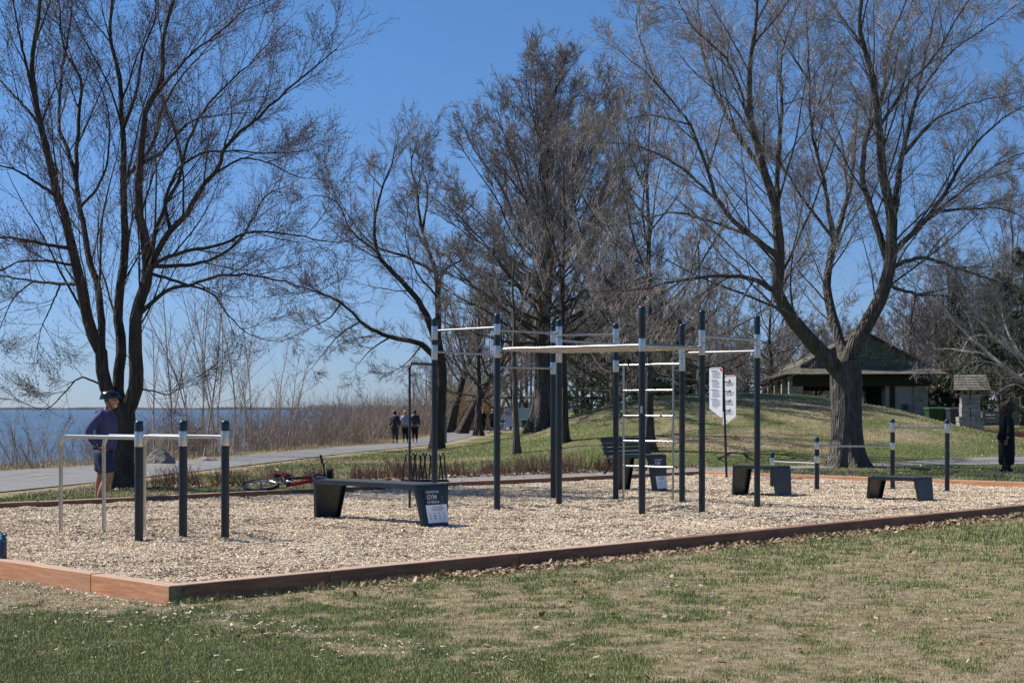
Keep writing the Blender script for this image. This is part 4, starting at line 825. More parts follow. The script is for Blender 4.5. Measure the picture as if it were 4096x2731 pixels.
# leaning tree centre-left ----------------------------------------
cC = lambda x, y: (300 + x * .2711, y * .2711)
x3, y3, z3 = hit(437.5, 449); D3 = y3
trk = [(437.5, 449.5), (438, 425), (440, 395), (441, 370), (438, 345), (437, 335)]
TP = [tuple(px2(x, y, D3)) for x, y in trk]; b3 = (TP[0][0], TP[0][1], z3); TP[0] = (TP[0][0], TP[0][1], z3 - .1)
specs = [([(515, 1290), (450, 1130), (380, 1040), (290, 940), (300, 700), (340, 600), (355, 540)], .20, .02, -2), ([(515, 1340), (450, 1270), (330, 1240), (230, 1190), (160, 1120), (60, 1070), (0, 1030)], .17, .02, -2),
 ([(510, 1250), (510, 1120), (500, 1000), (450, 850), (430, 700), (410, 600), (440, 500)], .18, .02, 2), ([(505, 1010), (400, 950), (270, 900), (170, 780), (110, 670)], .09, .012, 1.5), ([(515, 1100), (530, 1000), (600, 950), (640, 850), (720, 800)], .09, .012, -1.5),
 ([(440, 850), (470, 700), (450, 600), (470, 520)], .07, .012, 2), ([(290, 940), (190, 850), (130, 740), (60, 720), (-20, 760)], .06, .01, -1.5), ([(230, 1190), (150, 1230), (80, 1310), (40, 1360)], .05, .01, 1), ([(330, 1240), (260, 1290), (200, 1360)], .05, .01, -1),
 ([(160, 1120), (110, 1170), (30, 1210), (-40, 1250)], .05, .01, 1), ([(300, 700), (240, 620)], .05, .01, 1), ([(450, 1270), (400, 1330), (330, 1380)], .05, .01, 1.5), ([(500, 1100), (430, 1000), (390, 880), (400, 760)], .06, .012, -2), ([(60, 1070), (-20, 1080), (-90, 1060)], .03, .01, 0)]
build_tree('bare_tree', 'crooked bare tree spreading left over the shore brush beside the walkers', 'tree', b3, (TP, [.30, .27, .26, .24, .22, .16], (.12, .25), .06), limbs_px(D3, specs, cC, rg), (M['barkA'], M['twigC']), 12, dens=1.0, childang=.8, trop=.05, twigs=5, bougha=.65, rmin=.006, lmax=2.6)
# generic procedural tree -----------------------------------------
def proc_tree(name, label, cat, base, H, Rc, seed, mats, r0=.3, t0=.18, nl=26, ang=.95, shape='oval', trop=.16, twigs=5, rmin=.007, group=None, lean=(0, 0), flare=(.12, .3), lim_w=.07, peak=.35, wiggle=.1, epow=1.7):
    rng = np.random.default_rng(seed); b = np.array(base); n = 14; z = np.linspace(0, H, n); lx_ = lean[0] * (z / H) ** 1.2 + rng.normal(0, wiggle, n).cumsum() * .4 * (z / H); ly_ = lean[1] * (z / H) + rng.normal(0, wiggle, n).cumsum() * .4 * (z / H)
    C = np.stack([lx_, ly_, z - .08], 1); R = r0 * (1 - .93 * (z / H) ** .8); gt = MB(); gc = MB(); C2, _ = catmull(C, 40); R2 = np.interp(np.linspace(0, 1, 40), np.linspace(0, 1, n), R); flutedtrunk(gt, C2, R2, seed, 24, .05, flare)
    D = nrm(np.gradient(C2, axis=0)); p, d, l, r = spawn(C2[None], D[None], R2[None], np.array([1.0]), nl, t0, .99, ang, 1, .5, rng, .012, angj=.12)
    tt = (p[:, 2] / H); env = np.where(tt < peak, .65 + .35 * (tt / peak), np.clip(1 - ((tt - peak) / (1.02 - peak)) ** epow, .06, 1)); kp = rng.random(len(p)) < (.15 + .85 * env); p, d, r, tt, env = p[kp], d[kp], r[kp], tt[kp], env[kp]; l = Rc * env * rng.uniform(.85, 1.2, len(p)) / math.sin(min(ang, 1.2)) * .9
    d = nrm(d + np.array([0, 0, .12])); r = np.minimum(r, .012 + l * .0125); P1, D1_, R1 = grow(p, d, l, r, 10, .09, trop * .55, rng, .85, tipup=.05); V, Q = tubes(P1, R1, 6); gt.add(V, Q)
    p, d, l2, r = spawn(P1, D1_, R1, l, max(4, int(twigs * 2.0)), .10, .97, .58, .44, .45, rng, rmin * 1.6, .3, angj=.15); P2, D2_, R2_ = grow(p, d, l2, r, 7, .07, trop * .6, rng, .7); V, Q = tubes(P2, R2_, 3); gc.add(V, Q)
    p, d, l3, r = spawn(P2, D2_, R2_, l2, twigs, .1, .95, .5, .52, .55, rng, rmin, .22, angj=.15); P3, D3_, R3 = grow(p, d, l3, r, 4, .08, trop, rng, .5); V, Q = tubes(P3, R3, 3); gc.add(V, Q)
    p, d, l4, r = spawn(P3, D3_, R3, l3, 3, .1, .9, .5, .6, .8, rng, rmin * .8, .2); P4, _, R4 = grow(p, d, l4, r, 2, .08, trop, rng, .4); V, Q = tubes(P4, R4, 3); gc.add(V, Q)
    th = thing(name, label, cat, base, 0, group); gt.build('trunk', mats[0], th, smooth=True); gc.build('crown', mats[1], th); return th
def oval_tree(label, base, H, prof, seed, mats, nl=28, r0=.3, zlo=.2, zhi=.6, dens=.5, rmin=.0072, twigs=5, lmax=2.4, limb_r=.10, name='bare_tree', lean=0.0, trunkn=.75, rj=(.78, 1.02), powz=1.1, wp=((.30, .16), (.62, .46), (.85, .76))):
    rng = np.random.default_rng(seed); b = np.array(base); zt = np.linspace(0, 1, 7); ax = np.stack([lean * zt ** 1.3 + rng.normal(0, .04, 7), rng.normal(0, .04, 7), zt * H * trunkn], 1); ax[0, :2] = 0; ax[0, 2] = -.1
    rads = [r0 * (1 - .80 * q) for q in zt]; limbs = [([tuple(b + ax[-1]), tuple(b + np.array([ax[-1, 0] + rng.normal(0, .3), rng.normal(0, .3), H * (.5 + .5 * trunkn)])), tuple(b + np.array([ax[-1, 0] + rng.normal(0, .4), rng.normal(0, .4), H * .97]))], rads[-1] / .86, .012)]
    for k in range(nl):
        f = (k + rng.random()) / nl; zs = H * (zlo + (zhi - zlo) * f ** powz); te = np.clip(zlo + .10 + (.90 - zlo) * f ** .85 + rng.normal(0, .05), zlo + .05, .97); az = k * 2.4 + rng.normal(0, .4); Re = np.interp(te, prof[0], prof[1]) * rng.uniform(*rj)
        x0 = np.interp(zs, ax[:, 2], ax[:, 0]); y0 = np.interp(zs, ax[:, 2], ax[:, 1]); ze = te * H; c_, s_ = math.cos(az), math.sin(az)
        P = [(x0, y0, zs)] + [(x0 + c_ * Re * q + rng.normal(0, .12), y0 + s_ * Re * q + rng.normal(0, .12), zs + (ze - zs) * w) for q, w in wp] + [(x0 + c_ * Re, y0 + s_ * Re, ze)]
        limbs.append(([tuple(b + np.array(p)) for p in P], limb_r * (1.1 - .6 * f), .012))
    return build_tree(name, label, 'tree', base, ([tuple(b + a) for a in ax], rads, (r0 * .6, .5), .05), limbs, mats, seed, dens=dens, rmin=rmin, childang=.7, trop=.05, twigs=twigs, lmax=lmax, limb_sides=8, bougha=.6)
LP_ = ([0, .2, .3, .5, .62, .7, .83, .93, 1], [3.2, 3.9, 4.5, 5.2, 5.1, 4.6, 3.2, 1.7, .3])
x4, y4, z4 = hit(542, 429.5)
oval_tree('tallest bare tree in the centre with a broad rounded crown and thick grey trunk', (x4, y4, z4), CH + 358 / F * y4 - z4, LP_, 21, (M['barkC'], M['twigC']), nl=74, r0=.42, zlo=.19, zhi=.60, dens=.66, twigs=5, lmax=1.25, limb_r=.085, name='linden_tree', lean=.3, trunkn=.86, rj=(.80, 1.0), powz=1.0, wp=((.28, .23), (.60, .56), (.84, .83)))
x5, y5, z5 = hit(516.5, 453); proc_tree('bare_tree', 'slender forked bare tree standing left of the thick grey trunk', 'tree', (x5, y5, z5), 7.2, 2.6, 22, (M['barkB'], M['twigC']), r0=.125, t0=.48, nl=14, ang=.75, twigs=4, rmin=.006, flare=(.05, .2), lim_w=.05, wiggle=.12)
x6, y6, z6 = hit(564, 442); proc_tree('bare_tree', 'dark bare tree partly hidden behind the two middle frame posts', 'tree', (x6, y6, z6), 9.5, 3.6, 23, (M['barkA'], M['twigC']), r0=.15, t0=.35, nl=20, ang=.85, twigs=4, rmin=.006, wiggle=.12)
x7, y7, z7 = hit(649, 451); proc_tree('bare_tree', 'bare tree on the mound seen through the wall ladder, behind the park bench', 'tree', (x7, y7, z7), 10.5, 4.6, 24, (M['barkC'], M['twigC']), r0=.16, t0=.22, nl=24, ang=.95, twigs=5, rmin=.006, wiggle=.14)
x8, y8 = 2.3, 96.0
for (px, D, top, R_, sd, lb) in ((700, 78, 215, 6.5, 51, 'wide bare tree rising behind the mound right of the wall ladder'), (613, 84, 190, 6.0, 52, 'bare tree directly right of the tallest central tree'), (1012, 105, 175, 8.0, 53, 'large bare tree behind the evergreens at the right edge'), (948, 112, 225, 7.0, 54, 'bare tree rising behind the pavilion roof'), (770, 104, 262, 6.5, 55, 'bare tree behind the mound left of the pavilion'), (478, 104, 268, 5.5, 56, 'bare tree between the crooked tree and the tallest central tree')):
    p = gnd(px, D); oval_tree(lb, p, CH + (HY - top) / F * D - p[2], ([0, .2, .5, .7, .85, 1], [R_ * .6, R_ * .8, R_, R_ * .88, R_ * .6, .5]), sd, (M['barkC'], M['twigC'] if sd != 53 else M['twigD']), nl=22, r0=.26, zlo=.15, zhi=.6, dens=.42, rmin=.009, twigs=5, lmax=2.4, limb_r=.09)
# willow-like leaning trunks at the path bend
for (px, D, lean, sd, lb) in ((450, 118, 2.8, 31, 'leaning bare tree at the path bend, left one of the pair'), (462, 112, 6.0, 32, 'strongly leaning bare tree at the path bend, right one of the pair')):
    p = gnd(px, D); proc_tree('leaning_tree', lb, 'tree', p, 10, 5, sd, (M['barkA'], M['twigE']), r0=.42, t0=.35, nl=22, ang=.8, twigs=5, rmin=.012, lean=(lean, 0), flare=(.15, .4))
# background tree prototypes and copies
def copytree(o, loc, rz, sc):
    c = o.copy(); COL.objects.link(c); c.location = loc; c.rotation_euler = (0, 0, rz); c.scale = sc
    for ch in o.children:
        d = ch.copy(); COL.objects.link(d); d.parent = c
    return c
GL = 'one of the bare brown trees of the woodland far behind the park'
protos = []
rr_ = random.Random(4)
bgspots = []
for px in range(415, 1050, 13):
    D = rr_.uniform(125, 175); top = np.interp(px, [415, 450, 520, 600, 680, 760, 850, 930, 1050], [385, 350, 330, 320, 315, 330, 335, 315, 300]) + rr_.uniform(-14, 14)
    bgspots.append((px + rr_.uniform(-8, 8), D, top))
for px in range(575, 1060, 30):
    D = rr_.uniform(98, 118); top = np.interp(px, [575, 680, 760, 850, 930, 1050], [290, 285, 345, 345, 290, 260]) + rr_.uniform(-15, 15); bgspots.append((px + rr_.uniform(-8, 8), D, top))
for i, (px, D, top) in enumerate(bgspots):
    x, y, z = gnd(px, D); z = max(z, -.3); H = CH + (HY - top) / F * D - z; rz = rr_.uniform(0, 6.28)
    if i < 4:
        o = proc_tree('woodland_tree', GL, 'tree', (x, y, z), 12, [4.2, 5.0, 3.6, 4.6][i], 60 + i, (M['barkC'], M['twigD']), r0=.2, t0=[.12, .2, .1, .25][i], nl=24, ang=.85, twigs=5, rmin=.012, group='woodland trees', trop=.18); s = H / 12; o.scale = (s, s, s); protos.append(o)
    else:
        s = H / 12; w = s * rr_.uniform(1.15, 1.6); copytree(protos[i % 4], (x, y, z), rz, (w, w, s))
# evergreens -------------------------------------------------------
def conifer(name, label, base, H, R, seed, m, nb=60, t0=.12, dens=1.0, droop=-.05, col=True, tuft=.22, shape=1.0):
    rng = np.random.default_rng(seed); th = thing(name, label, 'evergreen tree', base); n = 10; z = np.linspace(0, H, n); C = np.stack([rng.normal(0, .05, n), rng.normal(0, .05, n), z], 1)
    gt = MB(); Rr = .018 * H * (1 - .9 * z / H); gt.tube(C, Rr, 12); D = nrm(np.gradient(C, axis=0)); p, d, l, r = spawn(C[None], D[None], Rr[None], np.array([1.]), nb, t0, .99, 1.35, 1, .4, rng, .01, angj=.12)
    tt = np.clip((p[:, 2] / H - t0) / (1 - t0), 0, 1); l = R * np.clip(1 - tt ** shape, .05, 1) * rng.uniform(.65, 1.2, len(p)); P1, D1_, R1 = grow(p, d, l, r, 8, .08, droop, rng, .8, tipup=.08); V, Q = tubes(P1, R1, 5); gt.add(V, Q)
    p, d, l2, r = spawn(P1, D1_, R1, l, 12, .15, 1, .8, .28, .5, rng, .008, .25); P2, D2_, R2 = grow(p, d, l2, r, 4, .1, .02, rng); V, Q = tubes(P2, R2, 3); gt.add(V, Q)
    p, d, l3, r = spawn(P2, D2_, R2, l2, int(42 * dens), .1, 1, .9, .3, .5, rng, .01, tuft * .6); nn = len(p); d = nrm(d + np.array([0, 0, .15])); tip = p + d * (tuft * rng.uniform(.5, 1.2, nn))[:, None]; s = nrm(np.cross(d, rng.normal(0, 1, (nn, 3)))) * (tuft * .10)
    g = MB(); V = np.stack([p - s, p + s, tip], 1).reshape(-1, 3); g.add(V, (np.arange(nn) * 3)[:, None] + np.arange(3)[None]); gt.build('trunk', M['barkC'], th); g.build('crown', m, th); return th
for (px, D, H, R, sd, lb, m) in ((607, 96, 10.0, 5.6, 70, 'dark spreading pine behind the frame posts at the left foot of the mound', 'pine'), (640, 100, 10.2, 5.8, 71, 'dark pine just behind the wall ladder beyond the mound', 'pine'), (672, 108, 8.0, 4.6, 76, 'smaller dark pine at the right end of the pine clump behind the mound', 'pine'),
    (957, 88, 8.3, 2.1, 72, 'narrow yellowish green cedar behind the little roofed stone pillar', 'pineB'), (1022, 84, 9.6, 3.8, 78, 'large dark evergreen cut by the right edge of the picture', 'pine'), (1002, 80, 8.0, 3.4, 73, 'dark evergreen behind the woman in the long black coat', 'pine'), (985, 100, 6.3, 2.8, 77, 'olive green conifer between the cedar and the dark evergreen', 'pineB')):
    conifer('pine_tree', lb, gnd(px, D), H, R, sd, M[m], nb=70, t0=.10 if sd != 73 else .20, shape=1.6 if m == 'pine' else 1.2, droop=-.04)
# white-barked tree on the right edge
cD = lambda x, y: (850 + x * .1116, 250 + y * .1116)
D5 = 60.0; bx = gnd(1062, D5); specs = [([(1900, 1560), (1700, 1150), (1559, 960), (1430, 880), (1300, 780), (1150, 600), (1000, 330), (900, 100), (860, -100)], .16, .02, -2), ([(1800, 1300), (1400, 1060), (1250, 930), (1100, 800), (950, 650), (820, 480), (700, 330), (640, 200)], .13, .015, 2),
 ([(1250, 930), (1050, 900), (880, 880), (740, 880)], .04, .008, 1), ([(1430, 980), (1200, 990), (1080, 1010), (1000, 1080)], .035, .008, -1), ([(1559, 960), (1400, 700), (1350, 500), (1200, 200)], .06, .01, 1), ([(1700, 1000), (1650, 600), (1560, 300), (1400, 60)], .08, .01, -1), ([(1600, 1050), (1500, 1130), (1350, 1150)], .03, .008, 1), ([(1300, 780), (1150, 760), (1060, 800), (980, 960)], .03, .008, -2), ([(1750, 1200), (1600, 1250), (1480, 1200), (1300, 1280)], .04, .008, -1)]
TP = [(bx[0], bx[1], bx[2] - .1), (bx[0] + .05, bx[1], 1.0), (bx[0], bx[1], 2.0), (bx[0] - .1, bx[1], 2.8)]
build_tree('birch_tree', 'pale barked tree whose white branches reach in from the right edge', 'tree', bx, (TP, [.25, .22, .2, .17], (.1, .3), .03), limbs_px(D5, specs, cD, rg), (M['birch'], M['twigC']), 41, dens=.5, childang=.7, trop=.02, twigs=5, rmin=.0055)
# shore saplings and brush ----------------------------------------
def shrub(name, label, cat, base, H, spread, n, seed, m, r=.01, K=6, tw=5, group=None, trop=.05, tw2=3, wander=.07, fan=.5):
    rng = np.random.default_rng(seed); th_ = rng.random(n) * 6.283; rad = spread * .35 * np.sqrt(rng.random(n)); P0 = np.stack([rad * np.cos(th_), rad * np.sin(th_), np.full(n, -.05)], 1); t2 = rng.random(n) * 6.283; f = fan * rng.random(n)
    d = np.stack([np.cos(t2) * f, np.sin(t2) * f, np.ones(n)], 1); L = H * rng.uniform(.5, 1.1, n); P1, D1_, R1 = grow(P0, d, L, r * rng.uniform(.6, 1.2, n), K, wander, trop, rng, .7); g = MB(); V, Q = tubes(P1, R1, 4); g.add(V, Q)
    p, d, l, rr2 = spawn(P1, D1_, R1, L, tw, .2, 1, .5, .35, .5, rng, r * .3, .05); P2, D2_, R2 = grow(p, d, l, rr2, 4, .08, trop, rng); V, Q = tubes(P2, R2, 3); g.add(V, Q)
    if tw2:
        p, d, l, rr2 = spawn(P2, D2_, R2, l, tw2, .2, 1, .5, .45, .6, rng, r * .22, .05); P3, _, R3 = grow(p, d, l, rr2, 2, .1, trop, rng); V, Q = tubes(P3, R3, 3); g.add(V, Q)
    o = g.build(name, m, None); o.location = base; tag(o, label, cat, group); return o
sap = [(222, 50, 5.2, 4, 'leftmost clump of tall thin saplings on the lake bank behind the bars'), (250, 54, 7.4, 6, 'tallest clump of thin saplings on the lake bank'), (262, 57, 6.4, 3, 'thin saplings just right of the tallest bank clump'), (292, 60, 5.6, 3, 'crooked young tree with reddish stem on the lake bank'), (352, 66, 4.6, 5, 'single small sapling above the brush halfway to the walkers')]
for i, (px, D, H, n, lb) in enumerate(sap):
    x, y, _ = gnd(px, D); x = min(x, np.interp(y, LE[:, 1], LE[:, 0]) - 1.2); shrub('sapling', lb, 'sapling', (x, y, float(hz(x, y))), H, 1.8, n, 100 + i, M['shrubbrown'], r=.030, K=9, tw=16, tw2=6, trop=.03, wander=.05, fan=.28)
for i, (px, D, H, lb) in enumerate(((102, 42, 2.2, 'tangled bare bush at the water edge left of the helmeted man'), (2, 36, 3.0, 'bare pale twigged bush cut by the left edge of the picture'), (200, 48, 1.3, 'small leafless bush beside the grey shore rock'))):
    x, y, _ = gnd(px, D); x = min(x, np.interp(y, LE[:, 1], LE[:, 0]) - 1.0); shrub('shore_bush', lb, 'bush', (x, y, float(hz(x, y))), H, 1.6, 18 if i else 26, 120 + i, M['shrubbrown'], r=.012, tw=8, tw2=4, trop=.0, wander=.14, fan=.9)
# brush thicket: individual shrubs copied
bpr = [shrub('thicket_shrub', 'one of the dense brown leafless shrubs in the thicket between bike path and lake', 'shrub', (-20, 60, 0), 2.3, 2.6, 46, 140 + k, M['shrubbrown'], r=.011, tw=7, tw2=3, trop=.02, wander=.13, fan=1.1, group='shrubs of the shore thicket') for k in range(3)]
used = [0, 0, 0]; rr_ = random.Random(9)
for i in range(78):
    y = 46 + 78 * (i / 77.0) ** 1.15 + rr_.uniform(-1, 1); x = np.interp(y, LE[:, 1], LE[:, 0]) - 1.9 - rr_.random() ** 1.3 * 5.5; k = i % 3
    H = np.interp(y, [46, 60, 90, 125], [.62, 1.0, 1.4, 1.8]) * rr_.uniform(.75, 1.2); o = bpr[k]
    if used[k]: o = o.copy(); COL.objects.link(o)
    used[k] = 1; o.location = (x, y, float(hz(x, y))); o.rotation_euler = (0, 0, rr_.uniform(0, 6.28)); o.scale = (H, H, H)
# yellow reeds behind the path bend
for i, px in enumerate(range(438, 500, 8)):
    x, y, z = gnd(px, 128 + (i % 3) * 4); o = shrub('willow_shrub', 'one of the golden willow shrubs at the far bend of the bike path', 'shrub', (x, y, max(z, -.5)), 4.6, 3.2, 90, 170 + i % 3, M['shrubtan'], r=.02, tw=5, tw2=2, trop=.06, wander=.05, fan=.35, group='golden willow shrubs')
# low red dormant shrubs along the paving
hed = [-6.6, -5.7, -4.9, -4.1, -3.2, -2.4, -1.3, -.4, .5, 1.3, 2.2]
red = [shrub('dormant_shrub', 'x', 'shrub', (0, 0, 0), .50, 1.3, 110, 190 + k, M['shrubred'], r=.008, tw=5, tw2=2, trop=.04, wander=.06, fan=.55) for k in range(2)]
used = [0, 0]
for i, x in enumerate(hed):
    y = np.interp(x, [-7.5, -3.6, -1.5, 1.5, 5], [29.2, 33.0, 35.2, 38.1, 41.2]); o = red[i % 2]
    if used[i % 2]: o = o.copy(); COL.objects.link(o)
    used[i % 2] = 1; s = rr_.uniform(.85, 1.15) * (1.0 if x > -3 else .9); o.location = (x, y, float(hz(x, y))); o.rotation_euler = (0, 0, rr_.uniform(0, 6)); o.scale = (s * 1.1, s, s)
    tag(o, ('first second third fourth fifth sixth seventh eighth ninth tenth eleventh'.split()[i]) + ' low reddish leafless border shrub, counting from the lying bicycle rightwards', 'shrub', 'low reddish border shrubs')
o = red[0].copy(); COL.objects.link(o); x, y, z = hit(618, 466); o.location = (x, y, z); o.scale = (.8, .8, .9); tag(o, 'lone tuft of reddish stems just left of the near park bench', 'shrub'); del o['group']
for i, px in enumerate(range(968, 1040, 7)):
    x, y, z = gnd(px, 66); o = red[i % 2].copy(); COL.objects.link(o); o.location = (x, y, z); o.scale = (1.3, 1.2, .85); tag(o, ('first second third fourth fifth sixth seventh eighth ninth tenth eleventh'.split()[i]) + ' low dark red shrub, counting rightwards from below the roofed stone pillar', 'shrub', 'dark red bed shrubs')
# rock
def rockm(name, label, loc, sc, seed):
    bm = bmesh.new(); bmesh.ops.create_icosphere(bm, subdivisions=4, radius=1); r = random.Random(seed)
    pl = [(Vector((r.uniform(-1, 1), r.uniform(-1, 1), r.uniform(-.2, 1))).normalized(), r.uniform(.55, .85)) for _ in range(9)]
    for v_ in bm.verts:
        for n_, d_ in pl:
            k = v_.co.dot(n_) - d_
            if k > 0: v_.co -= n_ * k * .9
        v_.co += v_.normal * (float(vnoise(v_.co.x * 3 + 9, v_.co.y * 3 + v_.co.z * 4 + 9, 1, seed, 3)) - .5) * .12
        v_.co = Vector((v_.co.x * sc[0], v_.co.y * sc[1], v_.co.z * sc[2]))
    me = bpy.data.meshes.new(name); bm.to_mesh(me); bm.free(); me.materials.append(M['rock']); o = bpy.data.objects.new(name, me); COL.objects.link(o); o.location = loc; tag(o, label, 'rock'); return o
rx, ry, rz_ = hit(161, 463.5); rockm('shore_rock', 'large pale grey boulder on the bank beside the bike path', (rx, ry, rz_ + .10), (.46, .42, .40), 4)
rx, ry, rz_ = hit(205, 460.5); rockm('shore_rock', 'low flat rock in the dry grass right of the large boulder', (rx, ry, rz_ + .02), (.5, .3, .14), 6)
# ------------------------------------------------------------------ pavilion
def shingles(name, lo, hi, sc=4.0, zs=1.0):
    t = NT(name); v0 = t.coord((1, 1, 1)); sx3 = t.n('ShaderNodeSeparateXYZ'); t.l(v0, sx3.inputs[0]); ad3 = t.n('ShaderNodeMath', operation='ADD'); t.l(sx3.outputs[0], ad3.inputs[0]); t.l(sx3.outputs[1], ad3.inputs[1]); cb3 = t.n('ShaderNodeCombineXYZ'); t.l(ad3.outputs[0], cb3.inputs[0]); m3 = t.n('ShaderNodeMath', operation='MULTIPLY'); m3.inputs[1].default_value = zs; t.l(sx3.outputs[2], m3.inputs[0]); t.l(m3.outputs[0], cb3.inputs[1]); v = cb3.outputs[0]; br = t.n('ShaderNodeTexBrick'); br.inputs['Scale'].default_value = sc; br.inputs['Mortar Size'].default_value = .06
    br.inputs['Color1'].default_value = lin(lo); br.inputs['Color2'].default_value = lin(hi); br.inputs['Mortar'].default_value = (.03, .03, .025, 1); br.inputs['Brick Width'].default_value = .6; br.inputs['Row Height'].default_value = .8
    t.l(v, br.inputs['Vector']); c = t.mix(.5, br.outputs['Color'], t.ramp(t.noise(3, 5, v), [(.3, lo), (.7, hi)])); t.l(c, t.b.inputs['Base Color']); t.b.inputs['Roughness'].default_value = .9; return t.m
M['shing'] = shingles('cedar_shingles', (.10, .09, .07), (.26, .24, .19), 3.0, 2.1)
M['shingdk'] = shingles('wall_shingles', (.10, .095, .065), (.27, .25, .185), 2.4, 1.7)
def courses(g, A_, B_, C_, D_, n, th=.05, mi=0):
    """stepped shingle courses on quad A-B (bottom edge) to D-C (top edge)"""
    A_, B_, C_, D_ = [np.array(q, float) for q in (A_, B_, C_, D_)]; nn = np.cross(B_ - A_, D_ - A_); nn = nn / np.linalg.norm(nn)
    if nn[2] < 0 or (abs(nn[2]) < .01 and nn[1] > 0): nn = -nn
    for k in range(n):
        s0, s1 = k / n, (k + 1) / n + .03; s1 = min(1, s1); lo0, lo1 = A_ + (D_ - A_) * s0, B_ + (C_ - B_) * s0; hi0, hi1 = A_ + (D_ - A_) * s1, B_ + (C_ - B_) * s1
        g.add([tuple(lo0), tuple(lo1), tuple(lo1 + nn * th), tuple(lo0 + nn * th), tuple(hi0), tuple(hi1), tuple(hi1 + nn * .012), tuple(hi0 + nn * .012)], [(0, 1, 2, 3), (3, 2, 6, 7), (0, 3, 7, 4), (1, 5, 6, 2), (4, 5, 1, 0)], mi)
pvx, pvy = 19.75, 86.0; pz = float(hz(pvx, pvy)); pav = thing('pavilion', 'open park pavilion with shingled gable roof and stone pillars behind the mound', 'pavilion', (pvx, pvy, pz), -math.atan2(2.2, 24))
ez = 3.42 - pz; gz = 3.92 - pz; ap = 5.80 - pz; W2 = 4.45; G2 = 3.45; DP = 24
g = MB(); courses(g, (-W2, -1.2, ez), (W2, -1.2, ez), (G2, 0, gz), (-G2, 0, gz), 6, .05)
courses(g, (-W2, DP, ez), (-W2, -1.2, ez), (-G2, 0, gz), (-G2, DP, gz), 6, .05); courses(g, (W2, -1.2, ez), (W2, DP, ez), (G2, DP, gz), (G2, 0, gz), 6, .05)
courses(g, (-G2 - .1, DP, gz), (-G2 - .1, -.25, gz), (0, -.25, ap), (0, DP, ap), 14, .05); courses(g, (G2 + .1, -.25, gz), (G2 + .1, DP, gz), (0, DP, ap), (0, -.25, ap), 14, .05)
g.build('roof', M['shing'], pav)
g = MB(); nrow = 14
for k in range(nrow):
    z0 = gz + (ap - gz) * k / nrow; z1 = gz + (ap - gz) * (k + 1) / nrow; h0 = G2 * (1 - k / nrow); 
    g.add([(-h0, -.02, z0 - .03), (h0, -.02, z0 - .03), (h0, -.075, z0 - .03), (-h0, -.075, z0 - .03), (-h0 * (1 - 1 / (nrow - k + .3)), -.02, z1 + .02), (h0 * (1 - 1 / (nrow - k + .3)), -.02, z1 + .02)], [(3, 2, 1, 0)])
    g.add([(-h0, -.085, z0 - .03), (h0, -.085, z0 - .03), (h0 * (1 - .6 / (nrow - k)), -.02, z1), (-h0 * (1 - .6 / (nrow - k)), -.02, z1)], [(0, 1, 2, 3)])
g.build('gable_wall', M['shingdk'], pav)
g = MB(); 
for s in (-1, 1): g.tube([(s * (G2 + .15), -.30, gz - .02), (0, -.30, ap + .06)], .06, 4)
g.build('rake_board', M['darkwood'], pav)
g = MB(); g.box((-.05, -.12, gz + .98), (.50, .06, .85), mi=0)
for k in range(7): g.box((-.05, -.16, gz + .66 + k * .105), (.36, .03, .04), mi=1)
g.build('louvre_vent', [mat('grey_trim', (.2, .2, .2), .7), M['darkwood']], pav)
g = MB()
for (a, b, c_, d_) in (((0, -.1, ez - .33), (7.9, .25, .62), 0, 0), ((0, DP - 1, ez - .33), (7.9, .25, .6), 0, 0)): g.box(a, b)
for s in (-1, 1): g.box((s * 3.75, DP / 2 - .4, ez - .30), (.25, DP - 1.8, .5))
g.box((0, DP / 2, ez + .05), (8.3, DP, .04)); g.box((1.6, .1, (ez - .6) / 2 + .1), (.28, .3, ez - .3)); g.box((3.35, .3, (ez - .6) / 2 + .1), (.25, .3, ez - .3)); g.box((1.7, 8, 1.2), (.9, .3, 2.6))
g.build('timber_frame', M['darkwood'], pav)
tS = NT('stone_blocks'); vb = tS.coord((1, 1, 1)); 
cmb = tS.n('ShaderNodeTexVoronoi'); cmb.inputs['Scale'].default_value = 2.4; tS.l(tS.coord((1, 1, 1.4)), cmb.inputs['Vector']); sc_ = tS.n('ShaderNodeSeparateColor'); tS.l(cmb.outputs['Color'], sc_.inputs[0])
tS.l(tS.mix(.5, tS.ramp(sc_.outputs[0], [(0, (.12, .115, .115)), (1, (.34, .33, .32))]), tS.ramp(tS.noise(6, 5, vb), [(.3, (.15, .145, .14)), (.7, (.42, .40, .38))])), tS.b.inputs['Base Color']); tS.b.inputs['Roughness'].default_value = .95; tS.bump(sc_.outputs[0], .7, .08); M['blocks'] = tS.m
def stonepillar(parent, cx_, cy_, w, h, base=-.6, name='stone_pillar', rough=.02, seed=1):
    g = MB(); r = random.Random(seed); z = base; row = 0
    while z < h - .02:
        hh = min(r.uniform(.26, .36), h - z); n = 2; cut = r.uniform(.35, .65)
        for (a, b) in ((-.5, -.5 + cut - .012), (-.5 + cut + .012, .5)):
            j = r.uniform(-rough, rough); g.box((cx_ + (a + b) / 2 * w, cy_ + j, z + hh / 2), ((b - a) * w, w + j, hh - .025))
        z += hh; row += 1
    g.box((cx_, cy_, (h + base) / 2), (w * .95, w * .95, h - base - .03)); return g.build(name, M['blocks'], parent)
stonepillar(pav, 3.0 + .15, .2, .78, ez - .05, seed=2); stonepillar(pav, -3.75, .2, .78, ez - .05, seed=3)
for k, yy in enumerate((5.5, 11, 16.5, 22)): stonepillar(pav, -3.75, yy, .7, ez - .1, seed=4 + k); stonepillar(pav, 3.75, yy, .7, ez - .1, seed=14 + k)
